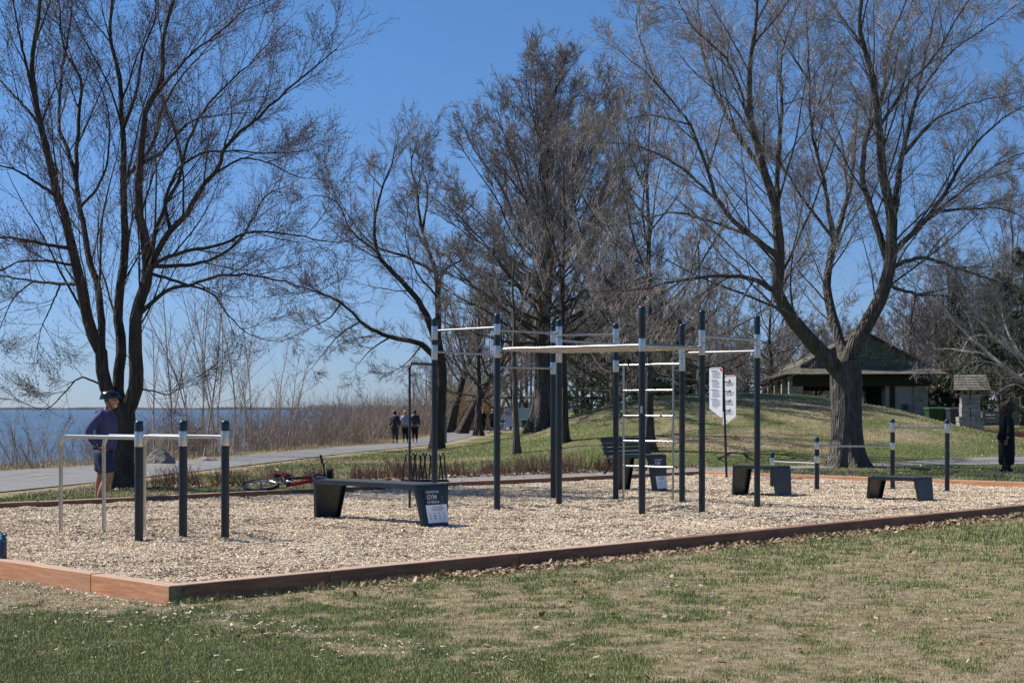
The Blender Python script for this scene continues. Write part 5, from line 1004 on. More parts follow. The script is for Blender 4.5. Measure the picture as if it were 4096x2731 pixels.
g = MB(); g.box((2.0 + .05, .15, 1.05), (1.62, .12, 2.35)); g.build('grey_panel', M['concrete'], pav); g = MB(); g.box((2.3, -.0, .98), (.34, .22, .42)); g.box((2.3, -.12, 1.02), (.22, .04, .22), mi=1); g.build('meter_box', [M['greypost'], M['black']], pav)
# roofed stone pillar
gp = gnd(970, 74); sp_ = thing('roofed_stone_pillar', 'rough stone pillar under its own little shingled roof, right of the pavilion', 'stone pillar', gp, -.15); H_ = CH + (HY - 391) / F * 74 - gp[2]
g = MB(); r = random.Random(3); z = -.3
while z < H_:
    hh = r.uniform(.16, .26); wd = .44 + (.14 if z < .5 else 0); 
    for (a, b) in ((-1, -.1), (-.05, 1)): g.box((((a + b) / 2) * wd + r.uniform(-.02, .02), r.uniform(-.03, .03), z + hh / 2), ((b - a) * wd, wd * 1.7 + r.uniform(-.05, .05), hh - .015), rz=r.uniform(-.03, .03))
    z += hh
g.build('pillar', M['blocks'], sp_); rt = CH + (HY - 374.5) / F * 74 - gp[2]; re = H_ + .05
g = MB(); courses(g, (-.85, -.75, re), (.85, -.75, re), (.75, 0, rt), (-.75, 0, rt), 6, .04); courses(g, (.85, .75, re), (-.85, .75, re), (-.75, 0, rt), (.75, 0, rt), 6, .04); g.build('roof', M['shing'], sp_)
g = MB(); 
for s in (-.72, .72): g.add([(s, -.7, re - .02), (s, .7, re - .02), (s, 0, rt - .05)], [(0, 1, 2)]); 
g.box((0, 0, re - .05), (1.6, .2, .12)); g.box((-.3, -.5, re - .12), (.1, .5, .1)); g.box((.3, -.5, re - .12), (.1, .5, .1)); g.build('roof_timbers', M['darkwood'], sp_)
# low stone wall with rail
wp = gnd(1010, 86); wl_ = thing('stone_wall', 'low rough stone wall with a metal rail on top near the right edge', 'wall', (wp[0], 86, wp[2])); g = MB(); r = random.Random(8)
for row in range(4):
    x = -1.6
    while x < 6:
        w = r.uniform(.25, .6); g.box((x + w / 2, r.uniform(-.04, .04), .1 + row * .2), (w - .02, .4, .185)); x += w
g.build('stones', M['blocks'], wl_); g = MB(); g.tube([(-1.6, 0, 1.25), (6, 0, 1.25)], .025, 6)
for k in range(16): g.tube([(-1.6 + k * .5, 0, .8), (-1.6 + k * .5, 0, 1.25)], .018, 6)
g.build('rail', M['black'], wl_)
# bins
def bin_(label, px, D, m, rz=0, sc=1.0):
    p = gnd(px, D); th = thing('wheelie_bin', label, 'bin', p, rz); g = MB(); g.hexa([(-.22, -.24, .06), (.22, -.24, .06), (.22, .24, .06), (-.22, .24, .06), (-.28, -.32, .95), (.28, -.32, .95), (.28, .32, .95), (-.28, .32, .95)]); g.box((0, -.33, .90), (.60, .04, .06)); g.box((0, 0, .94), (.62, .70, .04)); g.build('body', m, th)
    g = MB(); g.hexa([(-.31, -.36, .965), (.31, -.36, .965), (.31, .34, .965), (-.31, .34, .965), (-.27, -.30, 1.01), (.27, -.30, 1.01), (.27, .34, 1.06), (-.27, .34, 1.06)]); g.tube([(-.26, .38, 1.0), (.26, .38, 1.0)], .02, 8); g.build('lid', m, th)
    for s in (-1, 1): cyl((s * .26, .26, .10), (s * .31, .26, .10), .10, 'wheel', M['rubber'], th, 16)
    for o in th.children: pass
    th.scale = (sc, sc, sc); return th
bin_('left one of two green wheelie bins behind the mound', 931.5, 80, M['binGreen'], .15); bin_('right one of two green wheelie bins behind the mound', 940.8, 80, M['binGreen'], -.1)
bin_('dark grey wheelie bin, left one beside the roofed stone pillar', 953, 79, M['binGrey'], .1); bin_('dark grey wheelie bin, half hidden by the roofed stone pillar', 959.5, 79.5, M['binGrey'], -.1)
bin_('lone dark green wheelie bin between the far tree trunks', 526, 108, M['binGreen'], 0, 1.05)
# ------------------------------------------------------------------ far left structures
tr = gnd(512, 150); fb = thing('timber_footbridge', 'dark timber truss footbridge far beyond the path bend', 'footbridge', (tr[0], 150, -.3)); g = MB()
for z in (.6, 2.9): g.box((4.2, 0, z), (11.5, .25, .2)); g.box((4.2, 2.4, z), (11.5, .25, .2))
for k in range(7):
    x = -1.4 + k * 1.6
    for y in (0, 2.4): g.tube([(x, y, .6), (x + .8, y, 2.9)], .11, 4); g.tube([(x + .8, y, 2.9), (x + 1.6, y, .6)], .11, 4)
g.build('truss', M['darkwood'], fb)
def picnic(px, D, lb):
    p = gnd(px, D); th = thing('picnic_table', lb, 'picnic table', p, .1); g = MB(); g.box((0, 0, .74), (1.9, .75, .05)); g.build('table_top', M['benchwood'], th)
    for s in (-1, 1): g = MB(); g.box((0, s * .65, .45), (1.9, .28, .05)); g.build('seat', M['benchwood'], th)
    for s in (-1, 1): g = MB(); g.tube([(s * .7, -.7, 0), (s * .7, .2, .74)], .05, 4); g.tube([(s * .7, .7, 0), (s * .7, -.2, .74)], .05, 4); g.build('leg', M['darkwood'], th)
picnic(502.5, 132, 'dark picnic table left of the slender forked tree'); 
p = gnd(533, 122); th = thing('site_fence_panel', 'pale blue white sheet fence behind the lone green bin', 'fence', (p[0], 122, p[2])); g = MB(); g.box((0, 0, 1.15), (4.4, .05, 1.5)); g.build('sheet', M['paleblue'], th); 
for s in (-2.2, 0, 2.2): cyl((s, .04, 0), (s, .04, 2.0), .03, 'fence_post', M['greypost'], th, 8)
p = gnd(531, 104); lp = thing('lamp_post', 'slim grey pole rising beside the lone green bin', 'pole', p); cyl((0, 0, -.1), (0, 0, 5.6), .07, 'pole', M['greypost'], lp, 12); g = MB(); g.box((.25, 0, 5.6), (.6, .12, .08)); g.build('lamp_head', M['greypost'], lp)
p = gnd(537, 170); kbx = 1; kb = thing('kiosk', 'small hut with a pale green roof far behind the footbridge', 'hut', (p[0] - 1.2, 170, -.9)); g = MB(); g.box((0, 0, 1.2), (3.4, 4, 2.4)); g.build('wall', M['darkwood'], kb); g = MB(); g.prism([(-2.1, 2.4), (2.1, 2.4), (1.4, 3.2), (-1.4, 3.2)], -2.4, 2.4, fn=lambda a, b, c_: (a, c_, b)); g.build('roof', mat('green_roof', (.22, .42, .36), .6), kb); g = MB(); g.box((0, -2.1, 2.3), (4, .15, .15)); g.build('fascia', M['white'], kb)
# grey square post by the path
x, y, z = hit(444.8, 442.8); gpst = thing('square_post', 'grey square post at the edge of the bike path behind the frame', 'post', (x, y, z)); g = MB(); g.box((0, 0, 1.1), (.20, .20, 2.4)); g.build('post', M['greypost'], gpst); g = MB(); g.box((0, 0, 1.55), (.215, .215, .25)); g.build('band', mat('pale_band', (.3, .3, .3), .6), gpst)
# distant houses seen through the pavilion
for (px, D, w, h, lb, wm) in ((875, 165, 16, 3.2, 'low house with a reddish roof seen through the open pavilion', 'brickwall'), (1075, 190, 22, 3.4, 'long pale building far behind the evergreens at the right edge', 'paleblue')):
    x, y, z = gnd(px, D); hs = thing('house', lb, 'house', (x, y, z)); g = MB(); g.box((0, 0, h / 2), (w, 8, h)); g.build('wall', M[wm], hs); g = MB(); g.prism([(-4.8, h), (4.8, h), (0, h + 2.4)], -w / 2 - .6, w / 2 + .6, fn=lambda a, b, c_: (c_, a, b)); g.build('roof', M['redroof'], hs)
    for k in range(int(w / 3.2)):
        wx = -w / 2 + 1.8 + k * 3.2; g = MB(); g.box((wx, -4.03, 1.75), (1.5, .08, 1.3)); wf = g.build('window', M['white'], hs); g = MB(); g.box((wx - .36, -4.09, 1.75), (.62, .04, 1.12)); g.box((wx + .36, -4.09, 1.75), (.62, .04, 1.12)); g.build('pane', M['glass'], wf)
# car
def car(label, px, D, rz):
    x, y, z = gnd(px, D); z = CH - (414.2 - HY) / F * D; th = thing('parked_car', label, 'car', (x, y, z), rz)
    prof = [(-2.1, .35), (-2.15, .75), (-1.9, .95), (-1.35, 1.05), (-.75, 1.45), (.7, 1.48), (1.5, 1.1), (2.05, .95), (2.15, .55), (2.1, .3)]
    g = MB(); g.prism(prof, -.85, .85, fn=lambda a, b, c_: (a, c_, b)); g.build('body', M['carwhite'], th)
    g = MB(); g.prism([(-1.15, 1.06), (-.68, 1.38), (.62, 1.40), (1.25, 1.10)], -.865, .865, fn=lambda a, b, c_: (a, c_, b)); g.build('window', M['glass'], th)
    g = MB(); g.add([(-1.36, -.7, 1.07), (-1.36, .7, 1.07), (-.80, .62, 1.43), (-.80, -.62, 1.43)], [(0, 1, 2, 3)]); g.build('windscreen', M['glass'], th)
    for sx in (-1.35, 1.35):
        for sy in (-.86, .70): cyl((sx, sy, .32), (sx, sy + .16, .32), .32, 'wheel', M['rubber'], th, 16)
    for sy in (-.62, .62): g = MB(); g.box((-2.1, sy, .72), (.12, .32, .14)); g.build('headlight', M['alu'], th)
    return th
car('white parked car seen between the stone pillar and the evergreen trunks', 986, 165, .35)
p = gnd(1019, 120); kz = thing('blue_sign_box', 'blue and white street box near the right edge behind the stone wall', 'sign', (p[0], 120, .4)); g = MB(); g.box((0, 0, 1.2), (1.1, .4, 2.2)); g.build('box', M['blue'], kz); g = MB(); g.box((.6, -.25, 1.2), (.6, .1, 2.0)); g.build('white_panel', M['white'], kz)
p = gnd(984, 130); rs_ = thing('road_sign', 'small pale road sign above the white car', 'sign', (p[0], 130, .4)); cyl((0, 0, 0), (0, 0, 2.0), .04, 'pole', M['greypost'], rs_, 8); g = MB(); g.box((0, -.05, 2.3), (.9, .04, 1.1)); g.build('plate', M['paleblue'], rs_)
bz_ = px2(171, 405, 900); by = thing('channel_buoy', 'small red buoy floating far out on the lake', 'buoy', ((170 - CX) / F * 560, 560, -1.1)); g = MB(); g.lathe([(.5, -.2), (.55, .4), (.28, .8), (.22, 2.2), (.05, 2.7)], sides=12); g.build('float', M['red'], by)
by = thing('light_tower', 'tiny white navigation tower on the far lake horizon', 'tower', ((186 - CX) / F * 2500, 2500, -1.1)); g = MB(); g.lathe([(3, 0), (2.5, 2), (1.2, 3), (1.0, 22), (1.6, 23), (1.6, 26), (.3, 28)], sides=10); g.build('mast', M['white'], by)

# ------------------------------------------------------------------ park furniture
def parkbench(name, label, loc, rz, L=1.8):
    th = thing(name, label, 'bench', loc, rz)   # local: faces -y, length along x
    for k in range(6): g = MB(); g.box((0, 0, 0), (L, .06, .032)); o = g.build('seat_slat', M['benchwood'], th); o.location = (0, -.24 + k * .078, .43 - .012 * k)
    bk = [(.19, .50), (.215, .60), (.24, .70), (.27, .795)]
    for (y, z) in bk: g = MB(); g.box((0, 0, 0), (L, .03, .085)); o = g.build('back_slat', M['benchwood'], th); o.location = (0, y, z); o.rotation_euler = (-.25, 0, 0)
    g = MB(); g.box((0, 0, 0), (L + .04, .12, .035)); o = g.build('top_slat', M['benchwood'], th); o.location = (0, .32, .85); o.rotation_euler = (-.2, 0, 0)
    for s in (-1, 1):
        x = s * (L / 2 - .14); g = MB(); g.tube([(x, -.30, .0), (x, -.20, .10), (x, -.14, .22), (x, -.20, .40)], .028, 8); g.tube([(x, .30, .0), (x, .18, .12), (x, .12, .24), (x, .19, .40)], .028, 8); g.tube([(x, -.24, .395), (x, .19, .375)], .026, 8); g.tube([(x, -.16, .20), (x, 0, .29), (x, .15, .20)], .02, 8); g.tube([(x, .17, .38), (x, .24, .62), (x, .31, .84)], .024, 8); g.build('cast_leg', M['black'], th)
    return th
x, y, z = gnd(622, 37.6); parkbench('park_bench', 'dark slatted park bench facing the exercise area from the paved path', (2.95, 37.2, float(hz(2.95, 37.2)) + .02), math.atan2(.705, .709), 1.75)
x, y, z = hit(495, 433.5); parkbench('park_bench', 'small far bench on the edge of the bike path seen side-on behind a frame post', (x, y, z), math.radians(-75), 1.8)
# bike rack
rk = thing('bike_rack', 'black looped steel bike rack on the paving behind the long gym bench', 'bike rack', (-1.84, 32.3, float(hz(-1.84, 32.3)) + .03), .12)
for s in (-1, 1): cyl((-.5, s * .22, .02), (.5, s * .22, .02), .018, 'base_rail', M['black'], rk, 8)
for k in range(8):
    x = -.36 + k * .105; sg = .095 * (1 if k % 2 else -1); pts = [(x - sg, -.22, .02), (x - sg * .75, -.17, .28)]
    for q in range(9): a = q / 8 * math.pi; pts.append((x - sg * .45 * math.cos(a), -.10 * math.cos(a), .50 + .10 * math.sin(a)))
    pts += [(x + sg * .75, .17, .28), (x + sg, .22, .02)]; pipe(pts, .0155, 'loop', M['black'], rk, 8)
# bicycle lying on its side ----------------------------------------
bx_, by_ = (296 - CX) / F * 27.7, 27.7; bk = thing('bicycle', 'red mountain bike lying on its side across the far timber edging', 'bicycle', (bx_, by_, 0.05))
BR = Matrix.Translation((0, -.45, .0)) @ Matrix.Rotation(math.radians(-76), 4, 'X')
def T3(p): return tuple(BR @ Vector((p[0], p[1], p[2])))
def wheel(cx_, yaw=0, lift=0):
    Rw = .34; g = MB(); n = 40; ring = []; 
    Ry = Matrix.Translation((cx_, 0, Rw)) @ Matrix.Rotation(yaw, 4, 'Z') @ Matrix.Translation((-cx_, 0, -Rw))
    V = []; ns = 10
    for i in range(n):
        a = i / n * 2 * math.pi
        for j in range(ns): b = j / ns * 2 * math.pi; kn = .028 + (.004 if (i % 2 == 0 and math.cos(b) > .2) else 0); r = Rw - .028 + kn * math.cos(b); V.append(tuple(BR @ (Ry @ Vector((cx_ + r * math.cos(a), kn * math.sin(b), Rw + r * math.sin(a))))))
    q = [(i * ns + j, i * ns + (j + 1) % ns, ((i + 1) % n) * ns + (j + 1) % ns, ((i + 1) % n) * ns + j) for i in range(n) for j in range(ns)]; g.add(V, q); wo_ = g.build('wheel', M['rubber'], bk, smooth=True)
    g = MB(); C = [tuple(BR @ (Ry @ Vector((cx_ + .285 * math.cos(i / n * 6.2832), 0, Rw + .285 * math.sin(i / n * 6.2832))))) for i in range(n + 1)]; g.tube(C, .011, 6, caps=False)
    for i in range(16): a = i / 16 * 6.2832; g.tube([tuple(BR @ (Ry @ Vector((cx_, .02 * (-1) ** i, Rw)))), tuple(BR @ (Ry @ Vector((cx_ + .28 * math.cos(a), 0, Rw + .28 * math.sin(a)))))], .0015, 3)
    g.tube([tuple(BR @ (Ry @ Vector((cx_, -.05, Rw)))), tuple(BR @ (Ry @ Vector((cx_, .05, Rw))))], .02, 8); g.build('rim', M['alu'], wo_)
wheel(-.62); wheel(.62, .5)
def ft(pts, r, name, m): return pipe([T3(p) for p in pts], r, name, m, bk, 10)
ft([(-.14, 0, .31), (-.28, 0, .78)], .02, 'seat_tube', M['bikered']); ft([(-.26, 0, .72), (.10, 0, .80)], .024, 'top_tube', M['black']); ft([(.08, 0, .795), (.42, 0, .83)], .032, 'top_tube_front', M['bikered']); ft([(-.14, 0, .31), (.20, 0, .56), (.44, 0, .76)], .032, 'down_tube', M['bikered'])
ft([(.40, 0, .90), (.47, 0, .68)], .03, 'head_tube', M['bikered']); 
for s in (-1, 1): ft([(.47, s * .06, .70), (.62, s * .06, .34)], .02, 'fork', M['whiteprint']); ft([(-.62, s * .06, .34), (-.14, s * .03, .31)], .011, 'chain_stay', M['alu']); ft([(-.62, s * .06, .34), (-.27, s * .02, .76)], .011, 'seat_stay', M['alu'])
ft([(-.28, 0, .76), (-.32, 0, .93)], .014, 'seat_post', M['alu']); ft([(-.30, -.05, .84), (-.42, -.10, .78)], .018, 'lock_grip', M['orange']); ft([(-.24, -.06, .72), (-.20, -.14, .62)], .018, 'lock_grip', M['orange']); ft([(-.42, -.10, .78), (-.40, -.2, .66), (-.28, -.2, .58), (-.20, -.14, .62)], .007, 'cable_lock', M['alu'])
g = MB(); sd = []
for i in range(9):
    f = i / 8; xx = -.46 + .30 * f; hw = .078 * (1 - f) ** 1.3 + .018; zz = .955 + .02 * abs(f - .4)
    sd.append([(xx, -hw, zz - .03), (xx, -hw * .8, zz), (xx, 0, zz + .012), (xx, hw * .8, zz), (xx, hw, zz - .03), (xx, 0, zz - .035)])
V = [T3(p) for r_ in sd for p in r_]; g.add(V, [(i * 6 + j, i * 6 + (j + 1) % 6, (i + 1) * 6 + (j + 1) % 6, (i + 1) * 6 + j) for i in range(8) for j in range(6)], 0); g.add(V[:6], [tuple(range(6))[::-1]]); g.add(V[48:], [tuple(range(6))])
g.mi[0][[k for k in range(48) if k % 6 in (0, 3) and k > 12]] = 1
g.build('saddle', [M['binGrey'], M['bikered']], bk)
ft([(.40, 0, .90), (.47, 0, .96)], .018, 'stem', M['black'])
hb = [(.44, -.33, .98), (.46, -.15, .97), (.47, 0, .96), (.46, .15, .97), (.44, .33, .98)]
def HBr(p): return (p[0] + .10 * (p[1]) , p[1] * 1.05, p[2])
ft([HBr(p) for p in hb], .014, 'handlebar', M['black']); 
for s in (-1, 1): ft([HBr((.44, s * .22, .98)), HBr((.43, s * .36, .985))], .021, 'grip', M['rubber']); ft([HBr((.46, s * .18, .97)), HBr((.55, s * .26, .93))], .008, 'brake_lever', M['black'])
g = MB(); V = [T3(p) for p in [(.52, -.12, .84), (.62, -.12, .84), (.62, .10, .84), (.52, .10, .84), (.52, -.12, .98), (.62, -.12, .98), (.62, .10, .98), (.52, .10, .98)]]; g.hexa(V); g.build('handlebar_bag', M['black'], bk)
g = MB(); c = T3((-.14, -.07, .31)); ft([(-.14, -.06, .31), (-.14, -.075, .31)], .09, 'chain_ring', M['black']); ft([(-.14, -.09, .31), (-.02, -.09, .20), (-.02, -.16, .20)], .012, 'crank', M['alu'])

# ------------------------------------------------------------------ people
def skinmesh(verts, edges, sub=2):
    """verts: list of (x,y,z,rx,ry)"""
    me = bpy.data.meshes.new('sk'); me.from_pydata([v_[:3] for v_ in verts], edges, []); o = bpy.data.objects.new('sk', me); COL.objects.link(o)
    md = o.modifiers.new('s', 'SKIN'); md.use_smooth_shade = True
    if not me.skin_vertices:
        bpy.context.view_layer.objects.active = o
    for i, v_ in enumerate(verts):
        me.skin_vertices[0].data[i].radius = (v_[3], v_[4] if len(v_) > 4 else v_[3])
    me.skin_vertices[0].data[0].use_root = True
    s = o.modifiers.new('u', 'SUBSURF'); s.levels = sub; s.render_levels = sub
    dg = bpy.context.evaluated_depsgraph_get(); r = bpy.data.meshes.new_from_object(o.evaluated_get(dg)); bpy.data.objects.remove(o); return r
def addme(g, me, mi=0, fn=None):
    n = len(me.vertices); co = np.empty(n * 3); me.vertices.foreach_get('co', co); co = co.reshape(-1, 3)
    if fn: co = np.array([fn(*c) for c in co])
    fs = {}
    for p in me.polygons: fs.setdefault(len(p.vertices), []).append(tuple(p.vertices))
    g.V.append(co)
    for k, f in fs.items(): g.Fq.append(np.array(f) + g.n); g.mi.append(np.full(len(f), mi))
    g.n += n; bpy.data.meshes.remove(me)
def skobj(name, verts, edges, m, parent, sub=2, extra=None, bulk=1.27):
    verts = [(v_[0], v_[1], v_[2], v_[3] * bulk, (v_[4] if len(v_) > 4 else v_[3]) * bulk) for v_ in verts]
    g = MB(); addme(g, skinmesh(verts, edges, sub))
    if extra: extra(g)
    return g.build(name, m, parent, smooth=True)
def head_mesh(g, c, yaw, s=1.0, tilt=0.0):
    """face looks along +x before yaw"""
    bm = bmesh.new(); bmesh.ops.create_uvsphere(bm, u_segments=28, v_segments=22, radius=1)
    ca, sa = math.cos(yaw), math.sin(yaw); V = []
    for v_ in bm.verts:
        x, y, z = v_.co; X, Y, Z = x * .098, y * .076, z * .118
        if z < -.1: k = (-z - .1); Y *= 1 - .30 * k; X = X * (1 - .22 * k) + .018 * k
        if x > 0.3:
            nose = math.exp(-((y / .20) ** 2) - ((z + .05) / .16) ** 2); X += .026 * nose
            X += .008 * math.exp(-((y / .3) ** 2) - ((z + .42) / .10) ** 2); X += .010 * math.exp(-((y / .35) ** 2) - ((z + .85) / .18) ** 2)
            for ey in (-.38, .38): X -= .010 * math.exp(-(((y - ey) / .16) ** 2) - ((z - .12) / .10) ** 2)
            X += .006 * math.exp(-((z - .28) / .09) ** 2)
        for ey in (-1, 1):
            if abs(y - ey) < .5 and abs(x) < .45: Y += ey * .014 * math.exp(-((x / .16) ** 2) - ((z + .02) / .26) ** 2)
        X, Z = X * math.cos(tilt) + Z * math.sin(tilt), -X * math.sin(tilt) + Z * math.cos(tilt)
        v_.co = Vector((c[0] + s * (X * ca - Y * sa), c[1] + s * (X * sa + Y * ca), c[2] + s * Z))
    me = bpy.data.meshes.new('h'); bm.to_mesh(me); bm.free(); addme(g, me)
def hand_mesh(g, wrist, d, up, s=1.0, curl=.5):
    """hand pointing along d; palm normal = up; fingers curl towards -up"""
    d = Vector(d).normalized(); up = Vector(up).normalized(); sd = d.cross(up).normalized(); w = Vector(wrist)
    pv = [(*w, .024 * s, .018 * s), (*(w + d * .045 * s), .038 * s, .016 * s), (*(w + d * .088 * s), .038 * s, .014 * s)]
    addme(g, skinmesh(pv, [(0, 1), (1, 2)], 1))
    for i, ln in enumerate((.072, .080, .074, .058)):
        r0 = w + d * .075 * s + sd * (.030 - .020 * i) * s; pts = [r0]; dd = d.copy()
        for k, f in enumerate((.45, .30, .25)): dd = (dd - up * curl * (k + .4) * .5).normalized(); pts.append(pts[-1] + dd * ln * f * s)
        addme(g, skinmesh([(*p, (.0095 - .001 * k) * s) for k, p in enumerate(pts)], [(0, 1), (1, 2), (2, 3)], 1))
    t0 = w + d * .025 * s + sd * .022 * s; t1 = t0 + (d * .6 + sd * .8).normalized() * .042 * s - up * .008; t2 = t1 + (d * .95 + sd * .25 - up * curl * .4).normalized() * .034 * s
    addme(g, skinmesh([(*t0, .013 * s), (*t1, .011 * s), (*t2, .009 * s)], [(0, 1), (1, 2)], 1))
def person(label, loc, rz, J, S, scale=1.0, group=None, face=0.0, hands=True, neck=(.052), legs=1.0, hs=1.0):
    """J joints dict in local metres. S: clothing spec list of (name, material, verts, edges)"""
    th = thing('person', label, 'person', loc, rz, group); th.scale = (scale,) * 3
    k = ['pelvis', 'waist', 'chest', 'neck', 'headb']; v_ = []; 
    def a(p, r, r2=None): v_.append((*p, r, r2 or r)); return len(v_) - 1
    pe = a(J['pelvis'], .12, .10); wa = a(J['waist'], .11, .09); ch = a(J['chest'], .13, .10); ne = a(J['neck'], .066); hb_ = a(J['headb'], .062); e = [(pe, wa), (wa, ch), (ch, ne), (ne, hb_)]
    for s in ('r', 'l'):
        sh = a(J['sh' + s], .052); el = a(J['el' + s], .040); wr = a(J['wr' + s], .032); e += [(ch, sh), (sh, el), (el, wr)]
        hp_ = a(J['hip' + s], .085); kn = a(J['kn' + s], .066 * legs); cf = a(tuple(.62 * J['kn' + s][i] + .38 * J['an' + s][i] - (.015 if i == 0 else 0) for i in range(3)), .068 * legs); an = a(J['an' + s], .044 * legs); e += [(pe, hp_), (hp_, kn), (kn, cf), (cf, an)]
        to = a(tuple(J['an' + s][i] + (J['foot'][i] if J.get('foot') else (.14, 0, -.05)[i]) for i in range(3)), .032); e.append((an, to))
    def extra(g):
        head_mesh(g, J['head'], face, hs, J.get('tilt', 0))
        if hands:
            for s in ('r', 'l'): hd = J['hand' + s]; hand_mesh(g, J['wr' + s], hd[0], hd[1], 1.0, hd[2])
    body = skobj('body', v_, e, M['skin'], th, 2, extra, 1.0)
    for (nm, m, vs, es, sb) in S: skobj(nm, vs, es, m, th, sb)
    return th
def blob(name, m, parent, c, r, seed=1, amp=.15, freq=4, sub=4, flat=None):
    bm = bmesh.new(); bmesh.ops.create_icosphere(bm, subdivisions=sub, radius=1)
    for v_ in bm.verts:
        n_ = float(vnoise(v_.co.x * freq + 20, v_.co.y * freq + v_.co.z * freq * 1.7 + 20, 1, seed, 3)) - .5; k = 1 + amp * n_ * 2; v_.co = Vector((c[0] + v_.co.x * r[0] * k, c[1] + v_.co.y * r[1] * k, c[2] + v_.co.z * r[2] * k))
    me = bpy.data.meshes.new(name); bm.to_mesh(me); bm.free(); me.materials.append(m)
    for p in me.polygons: p.use_smooth = True
    o = bpy.data.objects.new(name, me); COL.objects.link(o); o.parent = parent; return o
# helmeted man, faces +x
mx, my = (104 - CX) / F * 25.3, 25.3; mz = float(hz(mx, my))
J = dict(pelvis=(.0, 0, .86), waist=(.02, 0, 1.0), chest=(.05, 0, 1.28), neck=(.05, 0, 1.50), headb=(.08, 0, 1.585), head=(.125, 0, 1.665), tilt=.05,
 shr=(.0, -.19, 1.43), elr=(-.20, -.27, 1.17), wrr=(-.05, -.22, .915), shl=(.04, .19, 1.43), ell=(-.12, .30, 1.17), wrl=(.02, .21, .93),
 hipr=(.02, -.095, .80), knr=(.13, -.11, .44), anr=(-.05, -.12, .07), hipl=(-.03, .095, .80), knl=(-.07, .11, .44), anl=(-.12, .11, .07), foot=(.15, 0, -.04),
 handr=((1, .0, -.25), (0, -1, 0), .45), handl=((1, -.2, -.3), (0, 1, 0), .5))
hood = [(.0, 0, .845, .165, .130), (.0, 0, .90, .170, .135), (.02, 0, 1.02, .175, .14), (.045, 0, 1.22, .175, .145), (.03, 0, 1.40, .15, .12), (.04, 0, 1.50, .085, .08), (0, -.17, 1.43, .092), (-.11, -.235, 1.30, .072), (-.20, -.27, 1.17, .062), (-.14, -.25, 1.06, .055), (-.07, -.225, .945, .042), (.03, .17, 1.425, .075), (-.04, .24, 1.3, .066), (-.12, .30, 1.17, .06), (0, .22, .96, .042)]
he = [(0, 1), (1, 2), (2, 3), (3, 4), (4, 5), (4, 6), (6, 7), (7, 8), (8, 9), (9, 10), (4, 11), (11, 12), (12, 13), (13, 14)]
sh_ = [(0, 0, .93, .160, .135), (.0, 0, .80, .175, .15), (.03, -.085, .70, .125, .13), (.085, -.10, .56, .125, .125), (.105, -.105, .465, .125, .125), (-.035, .085, .70, .12, .125), (-.055, .10, .56, .115, .12), (-.065, .105, .47, .112, .12)]
se = [(0, 1), (1, 2), (2, 3), (3, 4), (1, 5), (5, 6), (6, 7)]
mn = person('man in a cycling helmet, blue hoodie and navy shorts standing with hands on hips', (mx, my, mz), 0, J, [('hoodie', M['hoodie'], hood, he, 3), ('shorts', M['shorts'], sh_, se, 3)], face=0, legs=1.28, hs=1.08)
blob('hood', M['hoodie'], mn, (-.055, 0, 1.49), (.085, .11, .06), 3, .12)
blob('side_panel', M['blackcloth'], mn, (.045, -.145, 1.17), (.055, .022, .125), 3, .05)
# helmet
g = MB(); bm = bmesh.new(); bmesh.ops.create_uvsphere(bm, u_segments=36, v_segments=24, radius=1)
for v_ in bm.verts:
    x, y, z = v_.co; z2_ = max(z, -.12) ; X = x * .168 - .02; Y = y * .116; Z = z2_ * .125; Z += -.03 * min(0, x + .2) * -1 * (1 if z < .3 else .3); 
    if abs(((math.atan2(y, z + .2) * 5) % 1) - .5) < .12 and z > .15 and abs(x) < .75: X *= .96; Y *= .93; Z -= .010
    v_.co = Vector((X + .115, Y, Z + 1.725))
me = bpy.data.meshes.new('helmet'); bm.to_mesh(me); bm.free(); addme(g, me); hl = g.build('helmet', M['helmet'], mn, smooth=True); hl.rotation_euler = (0, 0, 0)
g = MB(); g.hexa([(.235, -.07, 1.715), (.30, -.04, 1.725), (.30, .04, 1.725), (.235, .07, 1.715), (.235, -.07, 1.722), (.30, -.04, 1.730), (.30, .04, 1.730), (.235, .07, 1.722)]); g.build('visor', M['black'], hl)
g = MB(); 
for k in range(6): g.tube([(.09 + k * .010, -.1095, 1.752 + .002 * (k % 2)), (.097 + k * .010, -.1095, 1.757 - .002 * (k % 2))], .0016, 5)
g.build('logo_mark', M['whiteprint'], hl)
g = MB(); g.tube([(.06, -.082, 1.70), (.11, -.078, 1.62), (.145, -.055, 1.565), (.155, 0, 1.553), (.145, .055, 1.565), (.11, .078, 1.62)], .006, 6); g.tube([(.135, -.082, 1.70), (.12, -.078, 1.62)], .006, 6); g.tube([(.03, -.085, 1.68), (.11, -.080, 1.64)], .006, 6); g.build('chin_strap', M['black'], hl)
g = MB(); g.box((.205, 0, 1.680), (.012, .13, .022)); g.tube([(.20, -.068, 1.685), (.10, -.082, 1.682)], .004, 5); g.build('sunglasses', M['black'], mn)
blob('beard', M['greybeard'], mn, (.190, 0, 1.588), (.030, .040, .028), 5, .1)
for s in ('r', 'l'):
    an = J['an' + s]; skobj('shoe', [(an[0] - .03, an[1], .04, .045, .04), (an[0] + .08, an[1], .035, .045, .035), (an[0] + .17, an[1], .03, .04, .028)], [(0, 1), (1, 2)], M['shoe'], mn, 2)
g = MB(); g.tube([(-.075, -.265, .945), (-.045, -.22, .92), (-.06, -.18, .935)], .012, 6); g.build('watch', M['black'], mn)
